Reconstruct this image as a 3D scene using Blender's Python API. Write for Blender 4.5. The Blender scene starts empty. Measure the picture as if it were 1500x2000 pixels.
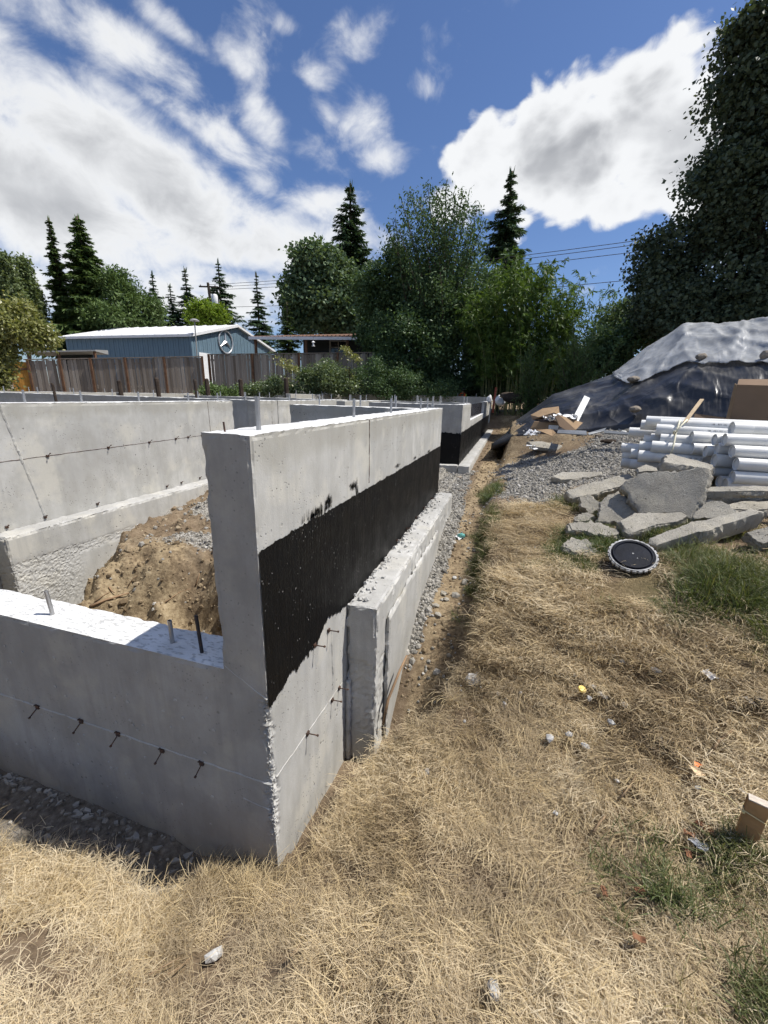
import bpy, math, random
import numpy as np
from mathutils import Vector, Matrix
random.seed(7); rng = np.random.default_rng(11)
SC = bpy.context.scene
COL = SC.collection
# ------------------------------------------------------------------ camera (fitted to the wall edges)
FPX, YAW, PITCH, ROLL = 801.2, -0.2894, 0.2779, -0.0244
CAM = np.array([0.8441, -1.2172, 2.2223])
_fw = np.array([math.sin(YAW)*math.cos(PITCH), math.cos(YAW)*math.cos(PITCH), -math.sin(PITCH)])
_r = np.array([math.cos(YAW), -math.sin(YAW), 0.0]); _d = np.cross(_fw, _r)
_c, _s = math.cos(ROLL), math.sin(ROLL)
RCAM = np.array([_c*_r+_s*_d, -_s*_r+_c*_d, _fw])          # right, down, forward
cam_data = bpy.data.cameras.new('camera'); cam = bpy.data.objects.new('camera', cam_data); COL.objects.link(cam)
cam_data.sensor_fit = 'HORIZONTAL'; cam_data.sensor_width = 36.0; cam_data.lens = 36.0*FPX/1500.0
cam_data.clip_start = 0.05; cam_data.clip_end = 2000.0
m = Matrix.Identity(4)
for i in range(3):
    m[i][0] = RCAM[0][i]; m[i][1] = -RCAM[1][i]; m[i][2] = -RCAM[2][i]; m[i][3] = CAM[i]
cam.matrix_world = m
SC.camera = cam
# ------------------------------------------------------------------ exposure, sun
SC.view_settings.view_transform = 'Standard'; SC.view_settings.look = 'None'
SC.view_settings.gamma = 1.0; SC.view_settings.use_curve_mapping = False
SC.view_settings.exposure = 0.30
SUN_EL, SUN_AZ = math.radians(60), math.radians(71)          # azimuth from +Y towards +X
sdir = Vector((math.sin(SUN_AZ)*math.cos(SUN_EL), math.cos(SUN_AZ)*math.cos(SUN_EL), math.sin(SUN_EL)))
sl = bpy.data.lights.new('sun', 'SUN'); sl.energy = 4.9; sl.angle = math.radians(0.6); sl.color = (1.0, 0.955, 0.88)
so = bpy.data.objects.new('sun', sl); COL.objects.link(so)
so.rotation_euler = sdir.to_track_quat('Z', 'Y').to_euler(); so.location = (6, 4, 12)
SC.cycles.use_denoising = True
try: SC.cycles.denoiser = 'OPENIMAGEDENOISE'
except Exception: pass
SC.cycles.use_adaptive_sampling = True; SC.cycles.adaptive_threshold = 0.03
SC.cycles.max_bounces = 5; SC.cycles.diffuse_bounces = 2; SC.cycles.glossy_bounces = 3
SC.cycles.transmission_bounces = 4; SC.cycles.transparent_max_bounces = 8
SC.cycles.caustics_reflective = False; SC.cycles.caustics_refractive = False
SC.cycles.sample_clamp_indirect = 6.0

# ------------------------------------------------------------------ node helper
class G:
    def __init__(s, nt): s.t = nt; nt.nodes.clear()
    def n(s, typ, **kw):
        n = s.t.nodes.new(typ)
        for k, v in kw.items(): setattr(n, k, v)
        return n
    def put(s, sock, v):
        if v is None: return
        if isinstance(v, bpy.types.NodeSocket): s.t.links.new(v, sock)
        elif isinstance(v, (tuple, list)) and len(v) == 3 and sock.type == 'RGBA': sock.default_value = (*v, 1)
        else: sock.default_value = v
    def math(s, op, a, b=None, c=None, clamp=False):
        n = s.n('ShaderNodeMath', operation=op, use_clamp=clamp); s.put(n.inputs[0], a); s.put(n.inputs[1], b); s.put(n.inputs[2], c); return n.outputs[0]
    def vmath(s, op, a, b=None, out=0):
        n = s.n('ShaderNodeVectorMath', operation=op); s.put(n.inputs[0], a)
        if b is not None: s.put(n.inputs[1], b)
        return n.outputs[out]
    def pos(s): return s.n('ShaderNodeNewGeometry').outputs['Position']
    def attr(s, name, typ='GEOMETRY', out='Fac'): return s.n('ShaderNodeAttribute', attribute_name=name, attribute_type=typ).outputs[out]
    def island(s): return s.n('ShaderNodeNewGeometry').outputs['Random Per Island']
    def objrand(s): return s.n('ShaderNodeObjectInfo').outputs['Random']
    def map(s, vec, scale=(1, 1, 1), rot=(0, 0, 0), loc=(0, 0, 0)):
        n = s.n('ShaderNodeMapping'); s.put(n.inputs[0], vec); n.inputs['Scale'].default_value = scale; n.inputs['Rotation'].default_value = rot; n.inputs['Location'].default_value = loc; return n.outputs[0]
    def noise(s, vec, scale, detail=4, rough=.55, dist=0.0, color=False):
        n = s.n('ShaderNodeTexNoise'); s.put(n.inputs['Vector'], vec); n.inputs['Scale'].default_value = scale; n.inputs['Detail'].default_value = detail
        n.inputs['Roughness'].default_value = rough; n.inputs['Distortion'].default_value = dist; return n.outputs[1 if color else 0]
    def voro(s, vec, scale, feature='F1', rand=1.0, out='Distance'):
        n = s.n('ShaderNodeTexVoronoi', feature=feature); s.put(n.inputs['Vector'], vec); n.inputs['Scale'].default_value = scale
        n.inputs['Randomness'].default_value = rand; return n.outputs[out]
    def ramp(s, fac, stops, interp='LINEAR'):
        n = s.n('ShaderNodeValToRGB'); s.put(n.inputs[0], fac); cr = n.color_ramp; cr.interpolation = interp
        while len(cr.elements) < len(stops): cr.elements.new(0.5)
        for e, (p, c) in zip(cr.elements, stops):
            e.position = p; e.color = (*c, 1) if isinstance(c, tuple) else (c, c, c, 1)
        return n.outputs[0]
    def rng(s, v, a, b, c=0.0, d=1.0, smooth=False):
        n = s.n('ShaderNodeMapRange', interpolation_type='SMOOTHSTEP' if smooth else 'LINEAR'); n.clamp = True
        for k, x in enumerate((v, a, b, c, d)): s.put(n.inputs[k], x)
        return n.outputs[0]
    def mix(s, fac, a, b, mode='MIX'):
        n = s.n('ShaderNodeMix', data_type='RGBA', blend_type=mode); s.put(n.inputs[0], fac); s.put(n.inputs[6], a); s.put(n.inputs[7], b); return n.outputs[2]
    def bump(s, h, strength=.5, dist=.01, normal=None):
        n = s.n('ShaderNodeBump'); n.inputs['Strength'].default_value = strength; n.inputs['Distance'].default_value = dist; s.put(n.inputs['Height'], h)
        if normal is not None: s.put(n.inputs['Normal'], normal)
        return n.outputs[0]
    def bsdf(s, color, rough=.8, normal=None, metal=0.0, spec=.3, **kw):
        n = s.n('ShaderNodeBsdfPrincipled'); s.put(n.inputs['Base Color'], color); s.put(n.inputs['Roughness'], rough); s.put(n.inputs['Metallic'], metal)
        s.put(n.inputs['Specular IOR Level'], spec)
        if normal is not None: s.put(n.inputs['Normal'], normal)
        for k, v in kw.items(): s.put(n.inputs[k], v)
        return n.outputs[0]
    def out(s, sh):
        n = s.n('ShaderNodeOutputMaterial'); s.t.links.new(sh, n.inputs[0])
def material(name, fn):
    mt = bpy.data.materials.new(name); mt.use_nodes = True; g = G(mt.node_tree); g.out(fn(g)); return mt

# ------------------------------------------------------------------ pixel rays of the survey (photo measurements turned into places)
def ray(x, y): return RCAM.T @ np.array([(x-750)/FPX, (y-1000)/FPX, 1.0])
def PZ(x, y, z): D = ray(x, y); return CAM+D*(z-CAM[2])/D[2]
def PX(x, y, X): D = ray(x, y); return CAM+D*(X-CAM[0])/D[0]
def PY(x, y, Y): D = ray(x, y); return CAM+D*(Y-CAM[1])/D[1]
def PD(x, y, dist): D = ray(x, y); return CAM+D*dist/math.hypot(D[0], D[1])
def azel(x, y):
    D = ray(x, y); return math.atan2(D[0], D[1]), math.atan2(D[2], math.hypot(D[0], D[1]))

# ------------------------------------------------------------------ sky with clouds, all in direction space
W = bpy.data.worlds.new('World'); SC.world = W; W.use_nodes = True
g = G(W.node_tree)
dirv = g.n('ShaderNodeTexCoord').outputs['Generated']
sky = g.n('ShaderNodeTexSky', sky_type='NISHITA', sun_disc=False, sun_elevation=SUN_EL, sun_rotation=SUN_AZ, altitude=50, air_density=1.0, dust_density=.6, ozone_density=2.2)
sep = g.n('ShaderNodeSeparateXYZ'); g.put(sep.inputs[0], dirv)
dx, dy, dz = sep.outputs
AZ = g.math('ARCTAN2', dx, dy); EL = g.math('ARCSINE', dz)
zz = g.math('MAXIMUM', g.math('ADD', dz, .22), .05)
cmb = g.n('ShaderNodeCombineXYZ'); g.put(cmb.inputs[0], g.math('DIVIDE', dx, zz)); g.put(cmb.inputs[1], g.math('DIVIDE', dy, zz)); plane = cmb.outputs[0]
# photo x, y of the centre, half sizes in px, tilt in degrees (clockwise in the picture), weight
CLOUDS = [
    (60, 380, 330, 120, 12, 1.7), (250, 345, 260, 95, 22, 1.45), (330, 405, 180, 75, 10, 1.3), (40, 240, 180, 90, 22, .66), (40, 130, 190, 80, 18, .60), (110, 40, 190, 70, 12, .56),
    (350, 470, 330, 50, -4, .9), (480, 470, 270, 75, -4, 1.1), (620, 470, 160, 65, -5, 1.0), (610, 395, 80, 38, 8, .8), (120, 560, 240, 60, 0, .8), (420, 560, 300, 60, 0, .95), (720, 455, 60, 50, 20, .6),
    (255, 110, 165, 48, 22, .74), (320, 60, 110, 36, 30, .5), (200, 200, 170, 40, 20, .6), (360, 260, 120, 34, 26, .58), (470, 140, 65, 50, 30, .6), (495, 240, 48, 90, -20, .6), (450, 300, 110, 32, 30, .6), (500, 350, 60, 42, 30, .66),
    (610, 150, 44, 40, 20, .6), (640, 225, 24, 70, -40, .62), (700, 255, 90, 55, 30, .80), (730, 300, 60, 40, 10, .72), (610, 290, 45, 40, 0, .55), (570, 55, 30, 25, 0, .5), (700, 70, 90, 48, -35, .62), (830, 165, 45, 42, -30, .55), (830, 80, 40, 60, -10, .42),
    (1130, 290, 220, 140, -25, 1.5), (1230, 180, 150, 95, -8, 1.35), (1330, 290, 170, 150, 0, 1.45), (1040, 350, 200, 90, -8, 1.35), (925, 300, 90, 62, -30, 1.4), (1180, 400, 160, 55, -6, 1.1), (1010, 225, 60, 42, -45, .8), (885, 325, 55, 28, -20, .95), (1300, 250, 120, 130, 20, 1.3), (1420, 240, 120, 140, 0, 1.2),
    (1200, 512, 55, 20, -20, .55), (1150, 560, 80, 16, -10, .4), (1480, 560, 150, 60, 0, .7), (1420, 500, 60, 30, 0, .7)]
dens = None; cumul = None
wv = g.noise(plane, 1.3, 3, .5, color=True)
wob = g.vmath('SUBTRACT', wv, (.5, .5, .5))
ws = g.n('ShaderNodeSeparateXYZ'); g.put(ws.inputs[0], wob)
AZw = g.math('MULTIPLY_ADD', ws.outputs[0], .13, AZ); ELw = g.math('MULTIPLY_ADD', ws.outputs[1], .10, EL)
for (px, py, rx, ry, tilt, wgt) in CLOUDS:
    a0, e0 = azel(px, py); a1, e1 = azel(px+10, py); a2, e2 = azel(px, py+10)
    ka, ke = (a1-a0)/10, -(e2-e0)/10                         # local radians per pixel
    t = math.radians(tilt); ct, st = math.cos(t), math.sin(t)
    # picture offsets u right, v down;  du=(az-a0)/ka, dv=-(el-e0)/ke ; rotate by tilt, divide by half sizes
    du = g.math('MULTIPLY_ADD', AZw, 1/ka, -a0/ka); dv = g.math('MULTIPLY_ADD', ELw, -1/ke, e0/ke)
    pu = g.math('MULTIPLY_ADD', du, ct/rx, g.math('MULTIPLY', dv, st/rx))
    pv = g.math('MULTIPLY_ADD', du, -st/ry, g.math('MULTIPLY', dv, ct/ry))
    q = g.math('MULTIPLY_ADD', pu, pu, g.math('MULTIPLY', pv, pv))
    e = g.math('MULTIPLY', g.math('EXPONENT', g.math('MULTIPLY', q, -.8)), wgt)
    if px > 850 and wgt > .65 and py < 480: cumul = e if cumul is None else g.math('SMOOTH_MAX', cumul, e, .10)
    else: dens = e if dens is None else g.math('SMOOTH_MAX', dens, e, .12)
# elsewhere in the sky: the same broken cloud cover
front = g.rng(g.math('ABSOLUTE', g.math('ADD', AZ, -YAW)), .85, 1.25, 0, 1, True)
wide = g.math('MULTIPLY', g.rng(g.noise(plane, .8, 3, .5), .45, .7, 0, 1.0, True), front)
dens = g.math('MAXIMUM', dens, wide)
n1 = g.noise(g.map(dirv, (1, 1, 1.3), (0, 0, .5)), 4.2, 9, .54, .25)
n2 = g.noise(g.map(dirv, (1, 1, 1.5)), 10.0, 9, .60, .4)
nn = g.math('MULTIPLY_ADD', n1, .60, g.math('MULTIPLY', n2, .70))           # about .65 on average
cover = g.math('ADD', dens, g.math('MULTIPLY_ADD', nn, 2.1, -1.62))
mask = g.rng(cover, .02, .74, 0, 1, True)
thick = g.rng(cover, .45, 1.5, 0, 1, True)
def billow(sc):
    v = g.n('ShaderNodeTexVoronoi', feature='SMOOTH_F1'); g.put(v.inputs['Vector'], g.vmath('ADD', g.map(dirv, (1, 1, 1.15)), g.vmath('MULTIPLY', wob, (.12, .12, .12)))); v.inputs['Scale'].default_value = sc; v.inputs['Smoothness'].default_value = .35; return g.math('SUBTRACT', .55, v.outputs['Distance'])
bl = g.math('MULTIPLY_ADD', billow(9), .50, g.math('MULTIPLY_ADD', billow(21), .28, g.math('MULTIPLY', billow(48), .16)))
cov2 = g.math('ADD', cumul, g.math('MULTIPLY_ADD', bl, 1.5, g.math('MULTIPLY_ADD', n2, 1.1, -1.10)))
mask2 = g.rng(cov2, .02, .34, 0, 1, True); thick2 = g.rng(cov2, .45, 1.25, 0, 1, True)
mask = g.math('MAXIMUM', mask, mask2); thick = g.math('MAXIMUM', thick, thick2)
nb = g.noise(g.map(dirv, (1, 1, 2.4)), 3.6, 3, .45, .2)
shade = g.math('MULTIPLY', thick, g.rng(nb, .30, .62, .35, 1.0))
ccol = g.mix(shade, (7.7, 7.8, 7.9), (3.3, 3.4, 3.6))
low = g.rng(EL, 0.0, .5, 1, 0, True)
skyc = g.mix(1.0, sky.outputs[0], (.66, .76, .96), 'MULTIPLY')
out = g.mix(g.math('MULTIPLY', mask, .97), skyc, ccol)
bg = g.n('ShaderNodeBackground'); g.put(bg.inputs[0], out); bg.inputs[1].default_value = 0.10
wo = g.n('ShaderNodeOutputWorld'); W.node_tree.links.new(bg.outputs[0], wo.inputs[0])
W.cycles.sampling_method = 'MANUAL'; W.cycles.sample_map_resolution = 512
# ------------------------------------------------------------------ numpy noise
def _hash(ix, iy, iz, s):
    h = (ix*374761393+iy*668265263+iz*2147483647+s*1274126177).astype(np.int64) & 0xffffffff
    h = ((h ^ (h >> 13))*1274126177) & 0xffffffff
    return ((h ^ (h >> 16)) & 0xffff)/65535.0
def vnoise(P, s=0):
    P = np.asarray(P, float); i = np.floor(P).astype(np.int64); f = P-i; f = f*f*(3-2*f); r = 0
    for a in (0, 1):
        for b in (0, 1):
            for c in (0, 1):
                w = np.abs(1-a-f[..., 0])*np.abs(1-b-f[..., 1])*np.abs(1-c-f[..., 2])
                r = r+w*_hash(i[..., 0]+a, i[..., 1]+b, i[..., 2]+c, s)
    return r
def fbm(P, scale=1.0, octv=4, s=0, gain=.5):
    P = np.asarray(P, float)*scale; a, t, r = 1.0, 0.0, 0.0
    for k in range(octv):
        r = r+a*vnoise(P, s+k*17); t += a; a *= gain; P = P*2.03+7.1
    return r/t                                                     # 0..1
def fb2(x, y, scale=1.0, octv=4, s=0, gain=.5): return fbm(np.stack([x, y, np.zeros_like(x)], -1), scale, octv, s, gain)
def sstep(x, a, b): t = np.clip((x-a)/(b-a), 0, 1); return t*t*(3-2*t)

# ------------------------------------------------------------------ mesh helper: one builder = one mesh
def rot_to(d):
    return np.array(Vector(d).to_track_quat('Z', 'Y').to_matrix())
def rotz(a): c, s = math.cos(a), math.sin(a); return np.array([[c, -s, 0], [s, c, 0], [0, 0, 1.0]])
def roteul(x, y, z): return np.array(Matrix.Rotation(z, 3, 'Z') @ Matrix.Rotation(y, 3, 'Y') @ Matrix.Rotation(x, 3, 'X'))
class MB:
    def __init__(s): s.v = []; s.f = []; s.n = 0
    def add(s, v, f):
        v = np.asarray(v, float); s.v.append(v); s.f += [tuple(int(k)+s.n for k in q) for q in f]; s.n += len(v); return s
    def box(s, c, size, R=None, taper=1.0):
        h = np.asarray(size, float)/2
        v = np.array([[x, y, z] for z in (-1, 1) for y in (-1, 1) for x in (-1, 1)])*h
        if taper != 1.0: v[4:, :2] *= taper
        if R is not None: v = v @ np.asarray(R).T
        return s.add(v+np.asarray(c), [(0, 2, 3, 1), (4, 5, 7, 6), (0, 1, 5, 4), (2, 6, 7, 3), (0, 4, 6, 2), (1, 3, 7, 5)])
    def cyl(s, a, b, r0, r1=None, n=10, caps=True):
        a = np.asarray(a, float); b = np.asarray(b, float); r1 = r0 if r1 is None else r1; R = rot_to(b-a)
        t = np.arange(n)*2*math.pi/n; ring = np.stack([np.cos(t), np.sin(t), 0*t], 1) @ R.T
        v = np.concatenate([a+ring*r0, b+ring*r1]); f = [(k, (k+1) % n, n+(k+1) % n, n+k) for k in range(n)]
        if caps: f += [tuple(range(n))[::-1], tuple(range(n, 2*n))]
        return s.add(v, f)
    def tube(s, path, r, n=6, caps=True):
        P = np.asarray(path, float); m_ = len(P); r = np.broadcast_to(np.asarray(r, float), (m_,))
        t = np.arange(n)*2*math.pi/n; vs = []; up = None
        for k in range(m_):
            d = P[min(k+1, m_-1)]-P[max(k-1, 0)]; d = d/(np.linalg.norm(d)+1e-9)
            if up is None: up = np.array([0, 0, 1.0]) if abs(d[2]) < .9 else np.array([1.0, 0, 0])
            u = np.cross(d, up); u /= np.linalg.norm(u)+1e-9; w = np.cross(u, d); up = w
            vs.append(P[k]+r[k]*(np.cos(t)[:, None]*u+np.sin(t)[:, None]*w))
        f = [(k*n+j, k*n+(j+1) % n, (k+1)*n+(j+1) % n, (k+1)*n+j) for k in range(m_-1) for j in range(n)]
        if caps: f += [tuple(range(n))[::-1], tuple(range((m_-1)*n, m_*n))]
        return s.add(np.concatenate(vs), f)
    def lathe(s, prof, origin, axis=(0, 0, 1), n=24, caps=True):
        R = rot_to(axis); t = np.arange(n)*2*math.pi/n; vs = []
        for r, z in prof: vs.append(np.stack([r*np.cos(t), r*np.sin(t), np.full(n, z)], 1) @ R.T+np.asarray(origin))
        m_ = len(prof); f = [(k*n+j, k*n+(j+1) % n, (k+1)*n+(j+1) % n, (k+1)*n+j) for k in range(m_-1) for j in range(n)]
        if caps and prof[0][0] > 1e-4: f.append(tuple(range(n))[::-1])
        if caps and prof[-1][0] > 1e-4: f.append(tuple(range((m_-1)*n, m_*n)))
        return s.add(np.concatenate(vs), f)
    def grid(s, P):
        P = np.asarray(P, float); a, b = P.shape[:2]; k = np.arange(a*b).reshape(a, b)
        q = np.stack([k[:-1, :-1], k[1:, :-1], k[1:, 1:], k[:-1, 1:]], -1).reshape(-1, 4)
        return s.add(P.reshape(-1, 3), q)
    def quads(s, V):                                                # V: (n,4,3)
        V = np.asarray(V, float); n = len(V); q = np.arange(n*4).reshape(n, 4); return s.add(V.reshape(-1, 3), q)
    def build(s, name, mat=None, parent=None, smooth=False, loc=None, **props):
        me = bpy.data.meshes.new(name); v = np.concatenate(s.v) if s.v else np.zeros((0, 3))
        if loc is not None: v = v-np.asarray(loc)
        me.from_pydata(v.tolist(), [], s.f)
        if smooth: me.polygons.foreach_set('use_smooth', [True]*len(me.polygons))
        if mat is not None: me.materials.append(mat)
        me.update(calc_edges=True); me.validate()
        o = bpy.data.objects.new(name, me); COL.objects.link(o)
        if loc is not None: o.location = [float(x) for x in loc]
        if parent is not None: o.parent = parent
        for k, x in props.items(): o[k] = x
        return o
def grid_mesh(name, P, mat, keep=None, smooth=True, parent=None, attrs=None, **props):
    """A big height sheet made quickly; keep = mask of its quads."""
    a, b = P.shape[:2]; k = np.arange(a*b).reshape(a, b)
    q = np.stack([k[:-1, :-1], k[:-1, 1:], k[1:, 1:], k[1:, :-1]], -1).reshape(-1, 4)
    if keep is not None: q = q[keep.reshape(-1)]
    used = np.unique(q); re = np.full(a*b, -1); re[used] = np.arange(len(used)); q = re[q]; V = P.reshape(-1, 3)[used]
    me = fast_mesh(name, V, q, mat, smooth)
    for nm, arr in (attrs or {}).items():
        at = me.attributes.new(nm, 'FLOAT', 'POINT'); at.data.foreach_set('value', arr.reshape(-1)[used].astype(np.float32))
    o = bpy.data.objects.new(name, me); COL.objects.link(o)
    if parent is not None: o.parent = parent
    for kk, x in props.items(): o[kk] = x
    return o
def fast_mesh(name, V, Q, mat, smooth=False):
    V = np.ascontiguousarray(V, np.float32); Q = np.ascontiguousarray(Q, np.int32); n = Q.shape[1]
    me = bpy.data.meshes.new(name); me.vertices.add(len(V)); me.vertices.foreach_set('co', V.ravel())
    me.loops.add(Q.size); me.loops.foreach_set('vertex_index', Q.ravel())
    me.polygons.add(len(Q)); me.polygons.foreach_set('loop_start', np.arange(0, Q.size, n, dtype=np.int32)); me.polygons.foreach_set('loop_total', np.full(len(Q), n, np.int32))
    me.polygons.foreach_set('use_smooth', np.full(len(Q), smooth))
    if mat is not None: me.materials.append(mat)
    me.update(calc_edges=True); me.validate(); return me
def mesh_obj(name, V, Q, mat, parent=None, smooth=False, **props):
    o = bpy.data.objects.new(name, fast_mesh(name, V, Q, mat, smooth)); COL.objects.link(o)
    if parent is not None: o.parent = parent
    for k, x in props.items(): o[k] = x
    return o
def thing(name, label, cat, loc=(0, 0, 0), rz=0.0, group=None):
    o = bpy.data.objects.new(name, None); COL.objects.link(o); o.empty_display_size = .1
    o.location = [float(x) for x in loc]; o.rotation_euler = (0, 0, rz); tag(o, label, cat, group); return o
def tag(o, label, cat, group=None):
    o['label'] = label; o['category'] = cat
    if group: o['group'] = group
    return o
def share(me, name, parent, loc=(0, 0, 0), rot=(0, 0, 0), sc=(1, 1, 1)):
    o = bpy.data.objects.new(name, me); COL.objects.link(o); o.parent = parent
    o.location = [float(x) for x in loc]; o.rotation_euler = rot; o.scale = sc; return o
def mat_share(me, name, parent, M):
    o = bpy.data.objects.new(name, me); COL.objects.link(o); o.parent = parent; o.matrix_local = M; return o
def fix_local(parent):
    """Children were modelled in world coordinates under an Empty that has a location: take it off them."""
    T = Matrix.Translation(parent.location).inverted()
    for c in parent.children: c.matrix_local = T @ c.matrix_local

# ------------------------------------------------------------------ materials
def concrete_fn(base, mott=.2, pits=1.0, warm=0.0, bump=.4, speck=.5, bd=.008, band=None):
    def fn(g):
        p = g.pos(); b = np.array(base)
        big = g.noise(p, 1.7, 5, .6, .4); mid = g.noise(g.map(p, (1, 1, .55)), 7.0, 5, .65); fine = g.noise(p, 120, 3, .6)
        c = g.ramp(big, [(.3, tuple(b*(1-mott))), (.52, tuple(b)), (.72, tuple(b*(1+mott*.8)))])
        c = g.mix(g.rng(mid, .40, .66, 0, .65), c, tuple(b*np.array([.72, .71, .68])))
        c = g.mix(g.rng(g.noise(p, 3.1, 4, .6), .52, .64, 0, .7), c, tuple(b*np.array([1.16, 1.13, 1.05])))
        streak = g.noise(g.map(p, (9, 9, .5)), 1.6, 4, .6); c = g.mix(g.rng(streak, .50, .72, 0, .40), c, tuple(b*.66))
        c = g.mix(g.rng(fine, .35, .75, 0, .22*speck*2), c, tuple(b*.72))
        if band:
            zz_ = g.n('ShaderNodeSeparateXYZ'); g.put(zz_.inputs[0], p); c = g.mix(g.math('MULTIPLY', g.rng(g.math('MULTIPLY_ADD', g.noise(p, 4, 4, .6), .22, zz_.outputs[2]), band-.05, band+.02), .5), c, tuple(b*np.array([.66, .64, .58])))
        v = g.voro(p, 17); m1 = g.rng(g.noise(p, 2.3, 2), .5, .62)
        v2 = g.voro(p, 46); m2 = g.rng(g.noise(p, 4.1, 2), .48, .6)
        pit = g.math('MAXIMUM', g.math('MULTIPLY', g.rng(v, .15, .09), m1), g.math('MULTIPLY', g.rng(v2, .20, .12), m2))
        pit = g.math('MULTIPLY', pit, pits)
        c = g.mix(g.math('MULTIPLY', pit, .8), c, tuple(b*.28))
        h = g.math('MULTIPLY_ADD', fine, .25, g.math('MULTIPLY', mid, .6)); h = g.math('MULTIPLY_ADD', pit, -1.6, h)
        return g.bsdf(c, .88, g.bump(h, bump, bd), spec=.25)
    return fn
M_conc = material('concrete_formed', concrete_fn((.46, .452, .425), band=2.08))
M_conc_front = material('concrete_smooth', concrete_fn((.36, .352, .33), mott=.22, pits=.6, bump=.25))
M_conc_rough = material('concrete_rough', concrete_fn((.44, .435, .42), mott=.3, pits=.6, bump=.9, speck=1))
def top_fn(g):
    p = g.pos(); c = g.ramp(g.noise(p, 6, 5, .65), [(.3, (.56, .56, .55)), (.6, (.72, .72, .71))])
    d = g.noise(g.map(p, (24, 70, 30), (0, 0, .5)), 1.0, 3, .6); sp = g.rng(d, .53, .62)
    c = g.mix(g.math('MULTIPLY', sp, .55), c, (.26, .26, .25))
    h = g.math('SUBTRACT', g.noise(p, 70, 4, .6), g.math('MULTIPLY', sp, .7))
    return g.bsdf(c, .9, g.bump(h, .5, .006), spec=.2)
M_top = material('concrete_trowelled', top_fn)
def tar_fn(g):
    p = g.pos(); st = g.noise(g.map(p, (1, 60, 4)), 1.0, 4, .6); big = g.noise(p, 5, 3)
    c = g.mix(g.rng(st, .3, .75), (.003, .003, .0032), (.007, .0068, .0066))
    spk = g.math('MULTIPLY', g.rng(g.voro(g.map(p, (1, 1, .5)), 75), .17, .10), g.rng(g.noise(p, 9, 3, .6), .52, .64))
    c = g.mix(spk, c, (.36, .355, .34))
    h = g.math('ADD', g.math('MULTIPLY', st, .8), g.noise(p, 90, 2))
    return g.bsdf(c, g.rng(big, .3, .7, .42, .65), g.bump(h, .6, .005), spec=.16)
M_tar = material('bitumen_coating', tar_fn)
def steel_fn(col, rust=.3, rough=.5, metal=.7):
    def fn(g):
        p = g.pos(); c = g.mix(g.rng(g.noise(p, 60, 3), .5, .7, 0, rust), col, (.16, .07, .035))
        return g.bsdf(c, rough, g.bump(g.noise(p, 250, 2), .3, .002), metal, .4)
    return fn
M_galv = material('galvanised_steel', steel_fn((.42, .42, .42), .1, .42, .75))
M_rebar = material('dark_steel', steel_fn((.035, .032, .034), .3, .55, .3))
M_rust = material('rusty_steel', steel_fn((.07, .045, .035), .8, .8, .2))
def flat(col, rough=.7, spec=.3, var=.12, scale=14, bump=.15, metal=0.0, trans=0.0):
    def fn(g):
        p = g.pos(); n = g.noise(p, scale, 4, .6); b = np.array(col)
        c = g.ramp(n, [(.3, tuple(b*(1-var))), (.7, tuple(np.minimum(b*(1+var), .95)))])
        return g.bsdf(c, rough, g.bump(g.noise(p, scale*6, 3), bump, .004), metal, spec)
    return fn

# ------------------------------------------------------------------ leaves and grass
def leaf_fn(cols, trans=.35, rough=.5, spec=.25, who='island', tcol=None):
    """Leaf colours differ from leaf to leaf at random; light passes through the blade."""
    def fn(g):
        r = g.island() if who == 'island' else g.attr('tint', 'INSTANCER')
        n = len(cols); c = g.ramp(r, [(k/(n-1), cols[k]) for k in range(n)])
        oc = g.objrand(); c = g.mix(g.rng(oc, 0, 1, 0, .18), c, tuple(np.array(cols[0])*.8))
        big = g.noise(g.pos(), .9, 2); c = g.mix(g.rng(big, .35, .65, 0, .35), c, cols[-1])
        a = g.bsdf(c, rough, None, 0, spec)
        t = g.n('ShaderNodeBsdfTranslucent'); g.put(t.inputs[0], g.mix(1.0, c, tcol or (1.25, 1.25, .55), 'MULTIPLY'))
        mx = g.n('ShaderNodeMixShader'); mx.inputs[0].default_value = trans; g.t.links.new(a, mx.inputs[1]); g.t.links.new(t.outputs[0], mx.inputs[2])
        return mx.outputs[0]
    return fn
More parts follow.
